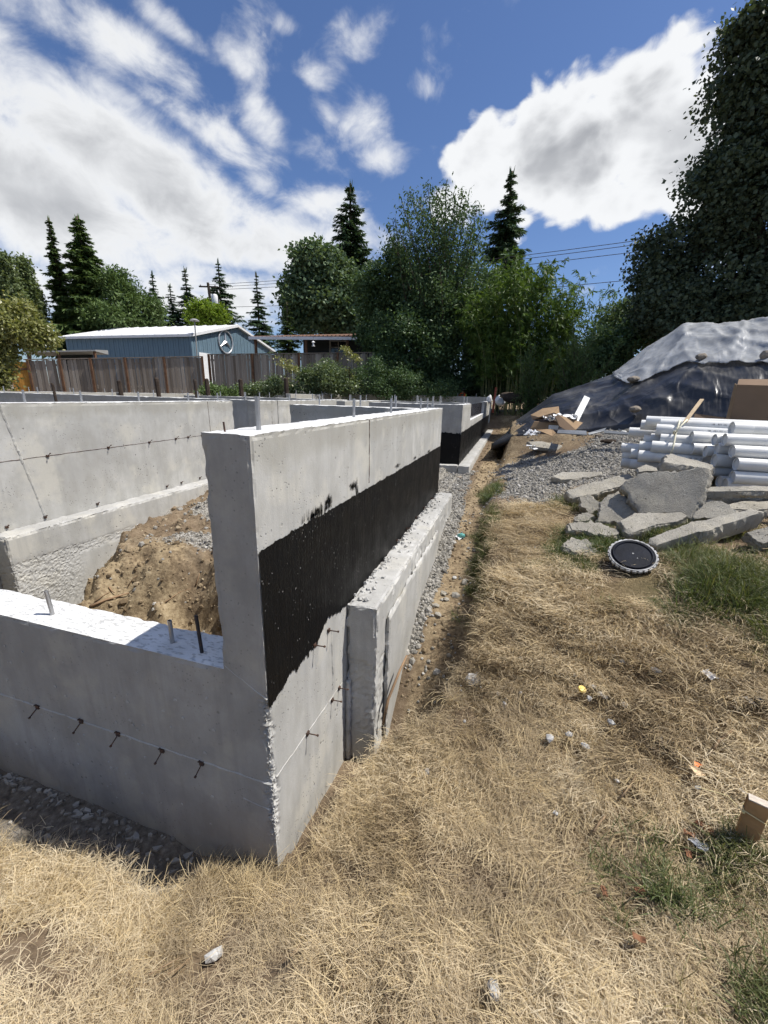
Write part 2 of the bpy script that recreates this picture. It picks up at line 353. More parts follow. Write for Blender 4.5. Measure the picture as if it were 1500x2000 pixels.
M_leaf = {
 'maple': material('leaves_maple', leaf_fn([(0.0572, 0.0806, 0.0520), (0.0806, 0.1079, 0.0650), (0.1105, 0.1404, 0.0858)], .2)),
 'bigleaf': material('leaves_bigleaf', leaf_fn([(0.0650, 0.1114, 0.0557), (0.1022, 0.1578, 0.0780), (0.1857, 0.2413, 0.1393)], .22, .55, .2)),
 'cherry': material('leaves_cherry', leaf_fn([(0.0496, 0.0908, 0.0496), (0.0743, 0.1196, 0.0578), (0.1134, 0.1692, 0.0743)], .25, .6, .15)),
 'dark': material('leaves_dark', leaf_fn([(0.0511, 0.0929, 0.0419), (0.0742, 0.1254, 0.0558), (0.1161, 0.1764, 0.0742)], .22)),
 'bamboo': material('leaves_bamboo', leaf_fn([(0.0486, 0.0896, 0.0205), (0.0768, 0.1344, 0.0307), (0.1280, 0.1920, 0.0461)], .35)),
 'conifer': material('needles_fir', leaf_fn([(0.0488, 0.0879, 0.0488), (0.0731, 0.1219, 0.0658), (0.1096, 0.1706, 0.0854)], .12)),
 'cedar': material('needles_cedar', leaf_fn([(0.0655, 0.1092, 0.0349), (0.0983, 0.1529, 0.0480), (0.1529, 0.2141, 0.0743)], .15)),
 'poplar': material('leaves_poplar', leaf_fn([(0.0897, 0.1256, 0.0538), (0.1390, 0.1794, 0.0807), (0.2130, 0.2578, 0.1234)], .25)),
 'laurel': material('leaves_laurel', leaf_fn([(0.1437, 0.1725, 0.0504), (0.2444, 0.2587, 0.0862), (0.3881, 0.3737, 0.1725)], .3, .38, .45)),
 'lime': material('leaves_lime', leaf_fn([(0.1100, 0.1760, 0.0198), (0.1650, 0.2420, 0.0275), (0.2200, 0.2970, 0.0440)], .4)),
 'bramble': material('leaves_bramble', leaf_fn([(0.0702, 0.1092, 0.0468), (0.1170, 0.1638, 0.0749), (0.2028, 0.2496, 0.1326)], .28, .42, .35)),
 'feather': material('leaves_feathery', leaf_fn([(0.0520, 0.0910, 0.0312), (0.0780, 0.1235, 0.0442), (0.1105, 0.1560, 0.0598)], .3)),
}
M_bark = material('bark', flat((.10, .078, .058), .9, .1, .35, 9, .6))
M_culm = material('bamboo_culm', flat((.16, .17, .06), .5, .3, .3, 5, .1))
STRAW = [(.17, .124, .074), (.37, .283, .168), (.57, .462, .295), (.72, .62, .44)]
M_straw = material('dry_grass_blades', leaf_fn(STRAW, .28, .6, .2, 'inst', (1.1, 1.0, .8)))
M_straw_pale = material('pale_dry_blades', leaf_fn([(.42, .32, .175), (.62, .50, .29), (.76, .64, .42)], .3, .6, .2, 'inst', (1.1, 1.0, .8)))
M_green = material('green_grass_blades', leaf_fn([(.050, .085, .022), (.085, .125, .038), (.15, .17, .065), (.26, .22, .11)], .3, .5, .3, 'inst'))
# ------------------------------------------------------------------ terrain heights
_ctl = [(0, 0, .02), (-.2, -.1, .02), (-.5, -.35, .10), (-1, -.42, .13), (-1.6, -.4, .15), (-2.6, -.5, .3), (-.5, -.8, .36), (.67, -.5, .42), (.3, -.22, .17), (.15, .3, .05), (.5, .5, .30),
        (.14, .68, .04), (.29, .87, .25), (.46, 1.22, .38), (.54, 1.75, .55), (.56, 2.4, .70), (.56, 3.8, .85), (.56, 5.6, .92), (.66, 8.1, 1.02), (.84, -1.2, .55), (2.0, -1.5, .70), (1.65, -.27, .64), (1.83, .3, .64),
        (2.1, .78, .82), (1.27, .79, .58), (1.8, 2.0, 1.02), (1.0, 1.6, .70), (2.6, 1.9, 1.08), (1.48, 3.44, 1.05), (1.4, 6.8, 1.15), (2.39, 5.2, 1.33), (3.0, 3.6, 1.36), (4.5, 2.0, 1.5), (5, 4, 1.55),
        (-3, -2.5, .4), (0, -3, .6), (4, -3, .9), (8, 0, 1.7), (8, 6, 2.0), (1, 14, 1.3), (1.2, 18, 1.5), (0, 22, 1.7), (-5, 20, 1.8), (-14, 17, 1.9), (-21, 13, 2.0), (-18, -4, 1.2), (14, 14, 2.4), (8, 24, 2.2), (-8, 30, 2.0)]
for q, d_ in (((1200, 870), 7.6), ((1150, 845), 9.0), ((1000, 850), 9.6), ((1330, 830), 8.6), ((1500, 820), 8.2)): _ctl.append(tuple(PD(*q, d_)))
_ctl = np.array(_ctl)
def _tk(r2): return .5*r2*np.log(r2+1e-9)
def _tps():
    n = len(_ctl); D2 = ((_ctl[:, None, :2]-_ctl[None, :, :2])**2).sum(-1); K = _tk(D2)+np.eye(n)*.05
    P_ = np.concatenate([np.ones((n, 1)), _ctl[:, :2]], 1); A = np.block([[K, P_], [P_.T, np.zeros((3, 3))]])
    return np.linalg.solve(A, np.concatenate([_ctl[:, 2], np.zeros(3)]))
_tw = _tps()
def lawn(x, y):
    x = np.asarray(x, float); y = np.asarray(y, float); xc = np.clip(x, -24, 16); yc = np.clip(y, -4, 32); r = _tw[-3]+_tw[-2]*xc+_tw[-1]*yc
    for k in range(len(_ctl)): r = r+_tw[k]*_tk((xc-_ctl[k, 0])**2+(yc-_ctl[k, 1])**2)
    return np.clip(r, -.1, 3.2)
def edge_x(y):                                                     # where the lawn breaks off into the trench
    e = np.interp(y, [0, .3, .68, .87, 1.22, 1.75, 2.4, 3.8, 5.6, 8, 12, 16], [.09, .16, .27, .60, .78, .84, .82, .75, .70, .82, 1.0, 1.15])
    y = np.asarray(y, float); return e+(fb2(y, y*0, 2.6, 4, 5)-.5)*.11*sstep(y, .3, 1.2)
def trench_z(y): return np.interp(y, [0, .5, .85, 1.1, 1.5, 2, 3, 4, 5, 8, 16], [0, -.08, -.16, -.12, .18, .44, .62, .74, .80, .84, .95])
def ground_z(x, y):
    x = np.asarray(x, float); y = np.asarray(y, float)
    L = lawn(x, y)+(fb2(x, y, 5, 3, 3)-.5)*.05+(fb2(x, y, 1.3, 2, 9)-.5)*.06
    # trench on the right of the wall
    wob = fb2(x, y, 9, 3, 21)-.5
    T = trench_z(y)+(fb2(x, y, 6, 4, 2)-.5)*.07
    E = edge_x(y)
    out_ = np.maximum(sstep(y, 16.4, 17.9), sstep(-x, .5, 1.2))
    t = sstep(x+wob*.05, E-.06-.09*sstep(y, 1, 1.8), E+.005); t = np.maximum(t, out_); on = (y > -.02)
    z = np.where(on, T+(L-T)*t+np.where(on, .010*np.exp(-((x-E-.06)/.07)**2), 0), L)
    # strip along the front wall
    fe = -.27-(fb2(x, y*0, 2.2, 3, 31)-.5)*.18-.12*np.exp(-((x+.50)/.12)**2)+.20*sstep(x, -.40, -.22)-.13*sstep(-x, .75, 1.3)
    tf = sstep(-(y+wob*.04), -fe-.06, -fe+.05)
    F = -.01+(fb2(x, y, 8, 4, 33)-.5)*.05-.07*np.exp(-((x+.5)/.12)**2)
    right = sstep(x, -.30, -.10)
    fr = (y <= .1) & (x < .1); z = np.where(fr, np.where(y > -1.2, (F+(L-F)*tf)*(1-right)+L*right, L), z)
    # inside the foundation
    q = y-1.55-.10*np.sin(x*3.1)-(fb2(x, y*0, 1.9, 3, 41)-.5)*.55-.22*sstep(x, -2.5, -3.0)
    lump = (fb2(x, y, 3.2, 5, 43)-.5)
    I = .02+.42*sstep(q+lump*.4, -.34, .02)+.30*sstep(q+lump*.5, -.06, .30)+.16*sstep(q, .5, 2.2)+lump*.20+(fb2(x, y, 13, 4, 44)-.5)*.10
    inside = (x < -.1) & (y > .1) & (y < 17.9) & (x > -13)
    z = np.where(inside, I, z)
    gap = (x <= 0) & (x >= -.25) & (y > 4.1) & (y < 6.8); z = np.where(gap, .83+lump*.1, z)
    return z
def gravel_mask(x, y):
    n = fb2(x, y, 1.6, 4, 51)-.5
    pad = sstep(y+n*1.6+.25*(x-1.2), 4.0, 4.7)*sstep(x+n*.9, .72, 1.05)*sstep(7.0+.9*sstep(x, 1.6, 2.6)+n*3.2-y, -.4, .9)*sstep(4.6-x+n, 0, .6)
    tr = sstep(.36+n*.20-x, .0, .06)*sstep(4.6-y, 0, .4)*sstep(y, 1.35, 1.8)*sstep(x, -.05, .0)
    gap = sstep(y, 3.95, 4.2)*sstep(7.0-y, 0, .3)*sstep(.34-x+n*.3, 0, .1)
    ins = sstep(fb2(x, y, 1.7, 4, 57), .43, .56)*sstep(y, 1.75, 2.15)*(x < -.1)*.9
    return np.clip(np.maximum(np.maximum(pad, tr), np.maximum(gap*.8*(x > -.4), ins)), 0, 1)
def E_minus(x, y): return edge_x(y)-x
def lawn_mask(x, y):                                              # where dry turf grows
    n = fb2(x, y, 2.1, 4, 61)-.5
    m = sstep(x-edge_x(y), .02, .07)*(y > -.02)
    fr = (y <= 0.0)
    fe = -.27-(fb2(x, y*0, 2.2, 3, 31)-.5)*.18-.12*np.exp(-((x+.50)/.12)**2)+.20*sstep(x, -.40, -.22)-.13*sstep(-x, .75, 1.3)
    m = np.where(fr, np.maximum(sstep(fe-y, -.01, .05), (x > -.14)*1.0), m)
    far = sstep(3.75+.35*(x-.6)+n*1.3-y, 0, .5); m = m*far*((x > -.02) | (y < 0))*(1-.93*sstep(1.25-np.hypot((x-2.35)/.85, (y-3.0)/.72), 0, .3))
    return m
def bare_mask(x, y):                                              # thin spots where the soil shows
    b = sstep(fb2(x, y, 2.4, 4, 71), .55, .66)*.9
    b = np.maximum(b, np.exp(-(((x+.58)/.38)**4+((y+.64)/.17)**4)))
    b = np.maximum(b, .8*np.exp(-(((x-1.15)/.2)**2+((y-1.35)/.12)**2)))
    return np.clip(b, 0, 1)
GREEN = [(2.35, 1.78, .46, .28, 1.3), (2.75, 1.45, .38, .24, 1.2), (1.62, 2.5, .16, .22, 1.1), (1.35, 2.3, .10, .10, .8), (1.9, 3.3, .2, .2, .6), (2.2, 2.6, .4, .12, .8), (1.55, 3.6, .12, .16, .8), (1.78, -.60, .20, .14, .7), (2.55, 1.15, .22, .12, .8), (2.2, 2.1, .25, .18, .7), (1.75, .18, .18, .11, .7), (1.55, .02, .14, .08, .55), (1.8, -.28, .15, .12, .7), (1.48, 2.55, .16, .22, .7), (1.45, 2.05, .14, .10, .7), (.66, 4.9, .10, .35, 1.0), (.72, 2.75, .10, .16, .8), (.75, 3.4, .12, .3, .5), (.7, 2.3, .06, .1, .6), (.8, 1.9, .1, .05, .4), (1.2, 2.1, .08, .06, .5)]
def green_mask(x, y):
    m = 0*x
    for a, b, sx, sy, w in GREEN: m = np.maximum(m, w*np.exp(-(((x-a)/sx)**2+((y-b)/sy)**2)))
    return m*(.45+1.1*fb2(x, y, 5, 3, 81))

def ground_fn(g):
    p = g.pos(); gr = g.attr('gravel'); gs = g.attr('turf'); gn = g.attr('green'); bk = g.attr('bank'); tr = g.attr('tracked')
    n1 = g.noise(p, 3.3, 5, .6); n2 = g.noise(p, 28, 5, .65); n3 = g.noise(p, 130, 3, .6)
    soil = g.ramp(g.math('MULTIPLY_ADD', n2, .55, g.math('MULTIPLY', n1, .45)), [(.30, (.085, .062, .042)), (.50, (.165, .122, .082)), (.68, (.25, .195, .135))])
    bank = g.ramp(g.math('MULTIPLY_ADD', n2, .5, g.math('MULTIPLY', n1, .5)), [(.34, (.07, .050, .032)), (.45, (.19, .142, .088)), (.56, (.32, .25, .155)), (.70, (.46, .38, .26))])
    c = g.mix(bk, soil, bank)
    damp = g.ramp(n2, [(.35, (.10, .088, .072)), (.60, (.20, .178, .15)), (.75, (.34, .32, .29))]); c = g.mix(tr, c, damp)
    v = g.voro(p, 62, out='Color'); vs = g.n('ShaderNodeSeparateColor'); g.put(vs.inputs[0], v)
    vd = g.voro(p, 62)
    stone = g.ramp(vs.outputs[0], [(0, (.17, .155, .13)), (.5, (.30, .28, .245)), (1, (.46, .44, .40))]); stone = g.mix(g.rng(vd, .45, .75, 0, .7), stone, (.10, .09, .075))
    gm = g.rng(g.math('ADD', gr, g.math('MULTIPLY_ADD', n2, .7, -.35)), .38, .6); c = g.mix(gm, c, stone)
    th = g.noise(g.map(p, (30, 120, 60), (0, 0, .6)), 1.0, 4, .65); th2 = g.noise(g.map(p, (120, 28, 60), (0, 0, .3)), 1.0, 4, .65)
    tm = g.math('MAXIMUM', th, th2); straw = g.ramp(tm, [(.42, (.10, .072, .042)), (.56, (.23, .17, .095)), (.72, (.40, .315, .19))])
    straw = g.mix(g.rng(n1, .35, .65, 0, .35), straw, (.15, .11, .065))
    straw = g.mix(g.math('MULTIPLY', gn, .75), straw, (.055, .065, .025)); c = g.mix(gs, c, straw)
    h = g.math('MULTIPLY_ADD', n2, .6, g.math('MULTIPLY', n3, .35)); h = g.math('MULTIPLY_ADD', g.math('MULTIPLY', gm, g.math('SUBTRACT', .7, vd)), .9, h); h = g.math('MULTIPLY_ADD', g.math('MULTIPLY', gs, tm), .7, h)
    return g.bsdf(c, .95, g.bump(h, .7, .02), spec=.1)
M_ground = material('ground_soil_gravel_turf', ground_fn)

def spaced(segs):
    out = [segs[0][0]]
    for a, b, n in segs: out += list(np.linspace(a, b, n+1)[1:])
    return np.array(out)
xs = spaced([(-90, -24, 14), (-24, -8, 24), (-8, -3.6, 40), (-3.6, -.6, 120), (-.6, -.02, 26), (-.02, .9, 66), (.9, 3.4, 84), (3.4, 8, 50), (8, 24, 30), (24, 120, 16)])
ys = spaced([(-20, -3, 12), (-3, -1.3, 17), (-1.3, -.45, 30), (-.45, .15, 36), (.15, 2.6, 100), (2.6, 5, 70), (5, 10, 70), (10, 20, 50), (20, 40, 24), (40, 300, 20)])
GX, GY = np.meshgrid(xs, ys, indexing='ij'); GZ = ground_z(GX, GY)
att = dict(gravel=gravel_mask(GX, GY), turf=lawn_mask(GX, GY)*(1-bare_mask(GX, GY)), green=np.clip(green_mask(GX, GY), 0, 1))
att['tracked'] = np.clip(((GY < .02) & (GX < .05))*(1-lawn_mask(GX, GY)), 0, 1)*1.0
att['bank'] = np.clip(np.where((GX < -.1) & (GY > .1), .95*sstep(2.0+(fb2(GX, GY, 3, 3, 91)-.5)*1.2-GY, -.3, .4)+.12, 0)+((GX > .2) & (GY > .9) & (GY < 14))*.75*sstep(edge_x(GY)+.02-GX, 0, .05)*sstep(GX, .28, .36)+.5*sstep(GY+(fb2(GX, GY, 1.5, 4, 95)-.5)*3, 6.0, 7.8)*(.4+1.2*fb2(GX, GY, 2.5, 4, 97))*sstep(GX, .3, .7)*sstep(4.2-GX, 0, .8)+.6*sstep(GY, 4.4, 5.2)*sstep(GX, .3, .6)*sstep(1.1-GX, -.1, .3), 0, 1)
cx_ = (GX[:-1, :-1]+GX[1:, 1:])/2; cy_ = (GY[:-1, :-1]+GY[1:, 1:])/2
ins = (cx_ < -.1) & (cy_ > .1) & (cy_ < 17.9) & (cx_ > -13)
tre = (~ins) & (cy_ > 0) & (cy_ < 16) & (cx_ > -.3) & (cx_ < edge_x(cy_)-.02)
P3 = np.stack([GX, GY, GZ], -1)
grid_mesh('ground', P3, M_ground, ~(ins | tre), attrs=att, kind='structure')
grid_mesh('trench_floor', P3, M_ground, tre, attrs=att, kind='structure')
grid_mesh('soil_bank', P3, M_ground, ins, attrs=att, kind='structure')

# ------------------------------------------------------------------ foundation walls
ZT, ZL, ZF = 2.081, 1.105, 1.0
def lines(a, b, cell, edge=.012):
    n = max(1, int(round((b-a)/cell))); L = list(np.linspace(a, b, n+1))
    if b-a > 4*edge: L += [a+edge, b-edge]
    L = np.array(sorted(L)); return L[np.concatenate([[True], np.diff(L) > 1e-4])]
def chip(V, lo, hi, amp, edge=.016, seed=0, rough=None):
    """Chips off the arrises and slight waves, by position only so that the faces stay joined."""
    d = np.stack([np.minimum(V[:, k]-lo[k], hi[k]-V[:, k]) for k in range(3)], 1); near = (d < edge).sum(1)
    n1 = fbm(V, 16, 3, seed); n2 = fbm(V, 55, 2, seed+3); a = np.where(near >= 2, np.asarray(amp)*(np.clip(n1-.42, 0, 1)*2.4+np.clip(n2-.45, 0, 1)*1.2), 0.0)
    c = (np.array(lo)+np.array(hi))/2; s = np.sign(c-V)
    off = np.where(d < 1e-4, 1.0, 0.0)*s*a[:, None]
    if rough is not None:
        w = rough(V); nn = fbm(V, 75, 2, seed+9, .6)-.25
        off = off+np.where(d < 1e-4, 1.0, 0.0)*s*(w*np.clip(nn, 0, 1)*.05)[:, None]
    return V+off
def conc_box(lo, hi, cell, name, mat, parent, topmat=None, amp=.012, seed=0, rough=None, frontmat=None, fine=None, ampf=None):
    """A cast concrete block; faces: top gets its own trowelled finish."""
    L = [lines(lo[k], hi[k], cell) for k in range(3)]; mb = MB(); mats = []
    if fine: L = [np.unique(np.round(np.concatenate([L[k]]+([np.arange(fine[k][0], fine[k][1], fine[k][2])] if fine[k] else [])), 4)) for k in range(3)]
    for ax in range(3):
        b, c = [k for k in range(3) if k != ax]
        for side in (0, 1):
            if ax == 2 and side == 0: continue
            U, V_ = np.meshgrid(L[b], L[c], indexing='ij'); P = np.zeros(U.shape+(3,)); P[..., b] = U; P[..., c] = V_; P[..., ax] = (lo, hi)[side][ax]
            flip = (side == 0) ^ (ax == 1)
            if flip: P = P[::-1]
            sh_ = P.shape; P = P.reshape(-1, 3); P = chip(P, lo, hi, amp if ampf is None else amp*ampf(P), seed=seed, rough=rough).reshape(sh_)
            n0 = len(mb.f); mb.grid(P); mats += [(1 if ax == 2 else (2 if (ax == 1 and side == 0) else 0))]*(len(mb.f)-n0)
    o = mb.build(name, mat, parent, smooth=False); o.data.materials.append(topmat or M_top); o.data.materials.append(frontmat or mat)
    o.data.polygons.foreach_set('material_index', np.array(mats, np.int32)); o.data.validate(); o.data.update(); return o
def bolt(parent, x, y, z, h=.12, r=.0095, lean=(0, 0), mat=None, name='anchor_bolt', n=8):
    mb = MB(); a = np.array([x, y, z-.02]); b = a+np.array([lean[0], lean[1], h+.02]); mb.cyl(a, b, r, r, n)
    if n > 6: mb.cyl(b-(b-a)*.02, b, r*.86, r*.7, n)
    return mb.build(name, mat or M_galv, parent, smooth=False)
TIE_ME = None
def form_tie(parent, p, d, ln=.05, drop=-.012, stub=True):
    mb = MB(); p = np.array(p); d = np.array(d, float); up = np.array([0, 0, 1.0]); w = np.cross(d, up)
    mb.box(p+d*.004, np.abs(d)*.010+np.abs(w)*.022+up*.020)
    e = p+d*ln+up*drop; mb.cyl(p, e, .0032, .003, 6); mb.cyl(e-d*.004, e+d*.004, .006, .0055, 7)
    if stub: mb.cyl(p+w*.012+up*.008, p+w*.012+d*.012+up*.012, .004, .004, 6)
    return mb.build('form_tie', M_rust, parent)
def seam(parent, a, b, nrm, name='form_seam', w=.010, h=.005, mat=None):
    """A ragged fin of paste left where two form panels met."""
    a, b, nrm = (np.array(q, float) for q in (a, b, nrm)); ln = np.linalg.norm(b-a); n = int(ln/.012)+2; t = np.linspace(0, 1, n); d = (b-a)/ln; s = np.cross(nrm, d)
    C_ = a+(b-a)*t[:, None]; j = fbm(C_, 22, 3, 3)[:, None]-.5; ww = w*(.35+1.3*fbm(C_, 40, 3, 5))[:, None]; hh = h*(.1+1.6*fbm(C_, 33, 3, 8))[:, None]
    C_ = C_+s*j*.010
    P = np.stack([C_+s*ww-nrm*.002, C_+s*ww*.3+nrm*hh, C_-s*ww*.4+nrm*hh*.7, C_-s*ww-nrm*.002], 1)
    mb = MB(); mb.grid(P); return mb.build(name, mat or M_conc, parent)
def ragged_band(parent, fixed_ax, fixed, lo, hi, zb, zt, nrm_sign, name='damp_proof_coating', mat=None, step=.007, amp=(.02, .03), seed=0, zn=12):
    """A brushed-on coat, 3 mm proud of the face, with frayed edges; zb, zt: functions of the run."""
    n = int((hi-lo)/step)+1; u = np.linspace(lo, hi, n)
    r1 = (fbm(np.stack([u*0, u, u*0], 1), 9, 4, seed)-.5)*2; r2 = rng.random(n)-.5
    fr = fbm(np.stack([u, u*0, u*0], 1), 45, 3, seed+5)-.45
    b = zb(u)+r1*amp[0]+r2*amp[0]*.4-np.clip(fr, 0, 1)*amp[0]*2; t = zt(u)-r1*amp[1]*.6+np.abs(r2)*amp[1]*.4+np.clip(fr, 0, 1)*amp[1]*2
    W_ = np.linspace(0, 1, zn); Z = b[:, None]+(t-b)[:, None]*W_[None]; U = np.repeat(u[:, None], zn, 1)
    F = fixed+nrm_sign*(.003+.002*fbm(np.stack([U, Z, U*0], -1), 60, 2, seed)); P = np.zeros(U.shape+(3,))
    P[..., fixed_ax] = F; P[..., 1-fixed_ax] = U; P[..., 2] = Z
    B = P.copy(); B[:, [0, -1]] = P[:, [0, -1]]; B[:, 0, fixed_ax] = fixed-nrm_sign*.001; B[:, -1, fixed_ax] = fixed-nrm_sign*.001
    mb = MB(); mb.grid(P if (nrm_sign > 0) == (fixed_ax == 0) else P[::-1]); return mb.build(name, mat or M_tar, parent, smooth=True)

# the near corner with the tall wall running away from the camera
w1 = thing('foundation_wall', 'tall near concrete foundation wall with a broad black tar band, ending in a sharp corner', 'wall', (0, 0, 0))
honey = lambda V: np.clip(sstep(V[:, 2], .16, .30)*sstep(V[:, 2], 1.08, .9)*np.exp(-(np.maximum(np.abs(V[:, 0]), np.abs(V[:, 1]))/(.016+.11*np.clip(fbm(V*np.array([0, 0, 1.0]), 6, 3, 4)-.25, 0, 1)))**4), 0, 1)*.8
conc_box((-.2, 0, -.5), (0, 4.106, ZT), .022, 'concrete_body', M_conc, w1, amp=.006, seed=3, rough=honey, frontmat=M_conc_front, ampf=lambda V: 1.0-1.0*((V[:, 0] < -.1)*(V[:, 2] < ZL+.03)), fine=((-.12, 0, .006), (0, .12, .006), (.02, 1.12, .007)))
ragged_band(w1, 0, 0, .004, 4.1, lambda u: 1.004-.012*(u > .86)-.06*np.exp(-(u/.10)**2)+.05*np.exp(-((u-.62)/.10)**2), lambda u: 1.655-.012*u, 1, seed=2, step=.004, amp=(.035, .012))
for (y, z, sy, sz) in ((.50, 1.70, .10, .045), (.62, 1.72, .05, .05), (.97, 1.73, .05, .035), (1.03, 1.715, .025, .06), (1.95, 1.69, .06, .02), (3.3, 1.645, .08, .02), (2.6, 1.665, .06, .018)):
    mb = MB(); k = int(90*sy/.1)
    for j in range(k):
        yy = y+rng.normal()*sy*.5; h = sz*rng.uniform(.3, 1); z0 = z-sz*.5+rng.normal()*sz*.25; w = rng.uniform(.0015, .004)
        mb.quads([[(.0035, yy-w, z0-h/2), (.0035, yy+w, z0-h/2), (.0035, yy+w*.3, z0+h/2), (.0035, yy-w*.3, z0+h/2)]])
    mb.build('tar_brush_marks', M_tar, w1, kind='stuff')
for (y, z) in ((.326, .535), (.635, .49), (.74, .492), (.427, .992), (.60, .975)): form_tie(w1, (0, y, z), (1, 0, 0), .06, .004)
for y in (2.0, 2.35, 2.75, 3.15, 3.6): form_tie(w1, (0, y, 1.02), (1, 0, 0), .035, .01)
seam(w1, (0, .03, .565), (0, .85, .485), (1, 0, 0), w=.005, h=.0025); seam(w1, (0, 1.25, 2.07), (0, 1.26, 1.67), (1, 0, 0), w=.004, h=.003, mat=M_rust)
seam(w1, (0, .645, .95), (0, .655, .55), (1, 0, 0), w=.012, h=.006); seam(w1, (-.2, 0, ZL+.02), (0, 0, ZL-.10), (0, -1, 0), w=.004, h=.002)
for (x, y, h) in ((-.085, .183, .125), (-.118, 1.29, .115), (-.125, 2.17, .115), (-.12, 3.326, .115), (-.11, 3.66, .115)): bolt(w1, x, y, ZT, h)
mb = MB(); mb.cyl((-.10, 3.95, ZT-.01), (-.10, 3.95, ZT+.14), .011, .011, 8); mb.box((-.10, 3.95, ZT+.004), (.13, .10, .008)); mb.box((-.10, 3.95, ZT+.03), (.035, .035, .02)); mb.build('anchor_plate', M_galv, w1)
bolt(w1, -.14, .055, ZT, .035, .0035, (-.004, 0), M_rust, 'bent_nail')
# stepped footing on the right of that wall
ft = thing('wall_footing', 'rough concrete footing ledge stepping out below the black tar band', 'footing', (0, 0, 0))
conc_box((.002, .86, -.5), (.2, 4.10, ZF), .024, 'concrete_body', M_conc, ft, M_conc_rough, amp=.02, seed=13, rough=lambda V: np.clip(.45*(fbm(V, 4, 2, 6) > .5), 0, 1), frontmat=M_conc_rough)
conc_box((.2, 1.04, -.5), (.228, 2.9, .86), .03, 'lower_step', M_conc, ft, M_conc_rough, amp=.018, seed=17)
mb = MB()
for k in range(150):                                               # crumbs and splashes of paste lying on the ledge
    p = np.array([abs(rng.normal())*.05+.008, rng.uniform(.9, 4.05), ZF]); s_ = rng.uniform(.006, .022); mb.box(p+np.array([0, 0, s_*.2]), (s_*1.3, s_*1.6, s_), roteul(*rng.uniform(-.6, .6, 3)), taper=.7)
mb.build('mortar_crumbs', M_conc_rough, ft, kind='stuff')
bm_ = MB(); y_ = np.linspace(.02, .86, 70); z_ = np.linspace(-.3, .30, 2)
pz = np.linspace(-.2, .47, 60); cc = np.stack([.012+.010*fb2(pz, pz, 24, 3, 7), .852+0*pz, pz], 1); bm_.tube(cc, .014+.012*fb2(pz, pz*0, 40, 3, 9), 7); bm_.build('mortar_bead', M_conc_rough, ft, smooth=True)
# low wall across the front
lw = thing('foundation_wall', 'low grey front wall with a trowelled white top and a row of form ties', 'wall', (0, 0, 0))
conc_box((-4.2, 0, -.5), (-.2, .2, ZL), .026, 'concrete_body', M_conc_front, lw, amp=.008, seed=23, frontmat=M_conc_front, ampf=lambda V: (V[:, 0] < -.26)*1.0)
for x, z in ((-1.421, .576), (-1.112, .574), (-.87, .568), (-.601, .553), (-.373, .553)): form_tie(lw, (x, 0, z), (0, -1, 0), .05, -.03)
seam(lw, (-3.2, 0, .60), (-.004, 0, .553), (0, -1, 0), w=.006, h=.004); seam(lw, (-.16, 0, .42), (-.02, 0, .40), (0, -1, 0), w=.004, h=.003)
bolt(lw, -1.295, .086, ZL, .13, .010, (-.012, 0)); bolt(lw, -.542, .083, ZL, .115, .0095); bolt(lw, -.361, .063, ZL, .17, .008, (-.03, .02), M_rebar, 'rebar_stub')
mb = MB()
for k in range(60):
    x = rng.uniform(-1.9, -.25); z = rng.uniform(.1, 1.0); s_ = rng.uniform(.003, .012); mb.box((x, -.001, z), (s_*1.8, .004, s_), roteul(0, rng.uniform(-1, 1), 0), taper=.7)
mb.build('mortar_splashes', M_conc_rough, lw, kind='stuff')
# second stretch of the outer wall
w2 = thing('foundation_wall', 'second stretch of outer wall beyond the opening, its lower half tarred black', 'wall', (0, 0, 0))
conc_box((-1.9, 6.77, 0), (-.045, 6.97, ZT), .06, 'concrete_body', M_conc_front, w2, amp=.012, seed=31)
conc_box((-.2, 6.971, 0), (-.047, 8.45, ZT), .06, 'concrete_body', M_conc, w2, amp=.012, seed=32)
conc_box((-.2, 8.451, 0), (-.048, 13.0, 1.72), .07, 'concrete_body', M_conc, w2, amp=.012, seed=33)
conc_box((-.2, 13.001, 0), (-.046, 16.2, ZT), .08, 'concrete_body', M_conc, w2, amp=.012, seed=34)
ragged_band(w2, 0, -.044, 6.78, 16.1, lambda u: 0*u+.97, lambda u: 0*u+1.56, 1, seed=5, step=.02, zn=5)
ragged_band(w2, 1, 6.77, -.75, -.046, lambda u: 0*u+.94, lambda u: 0*u+1.54, -1, seed=6, step=.012, amp=(.02, .05), zn=6)
for k in range(12): bolt(w2, -.12, 8.65+k*.36, 1.72, .34, .012, mat=M_rebar, name='rebar', n=6)
for x, y in ((-.5, 6.87), (-.95, 6.87), (-1.4, 6.87), (-.13, 7.6), (-.13, 8.2), (-.13, 13.8), (-.13, 15.0)): bolt(w2, x, y, ZT, .15, .011, n=6)
conc_box((-.95, 6.56, 0), (-.043, 6.768, .965), .06, 'footing', M_conc_front, w2, M_conc_rough, amp=.02, seed=35)
conc_box((-.042, 6.565, 0), (.18, 16.3, .97), .08, 'footing', M_conc, w2, M_conc_rough, amp=.025, seed=36)
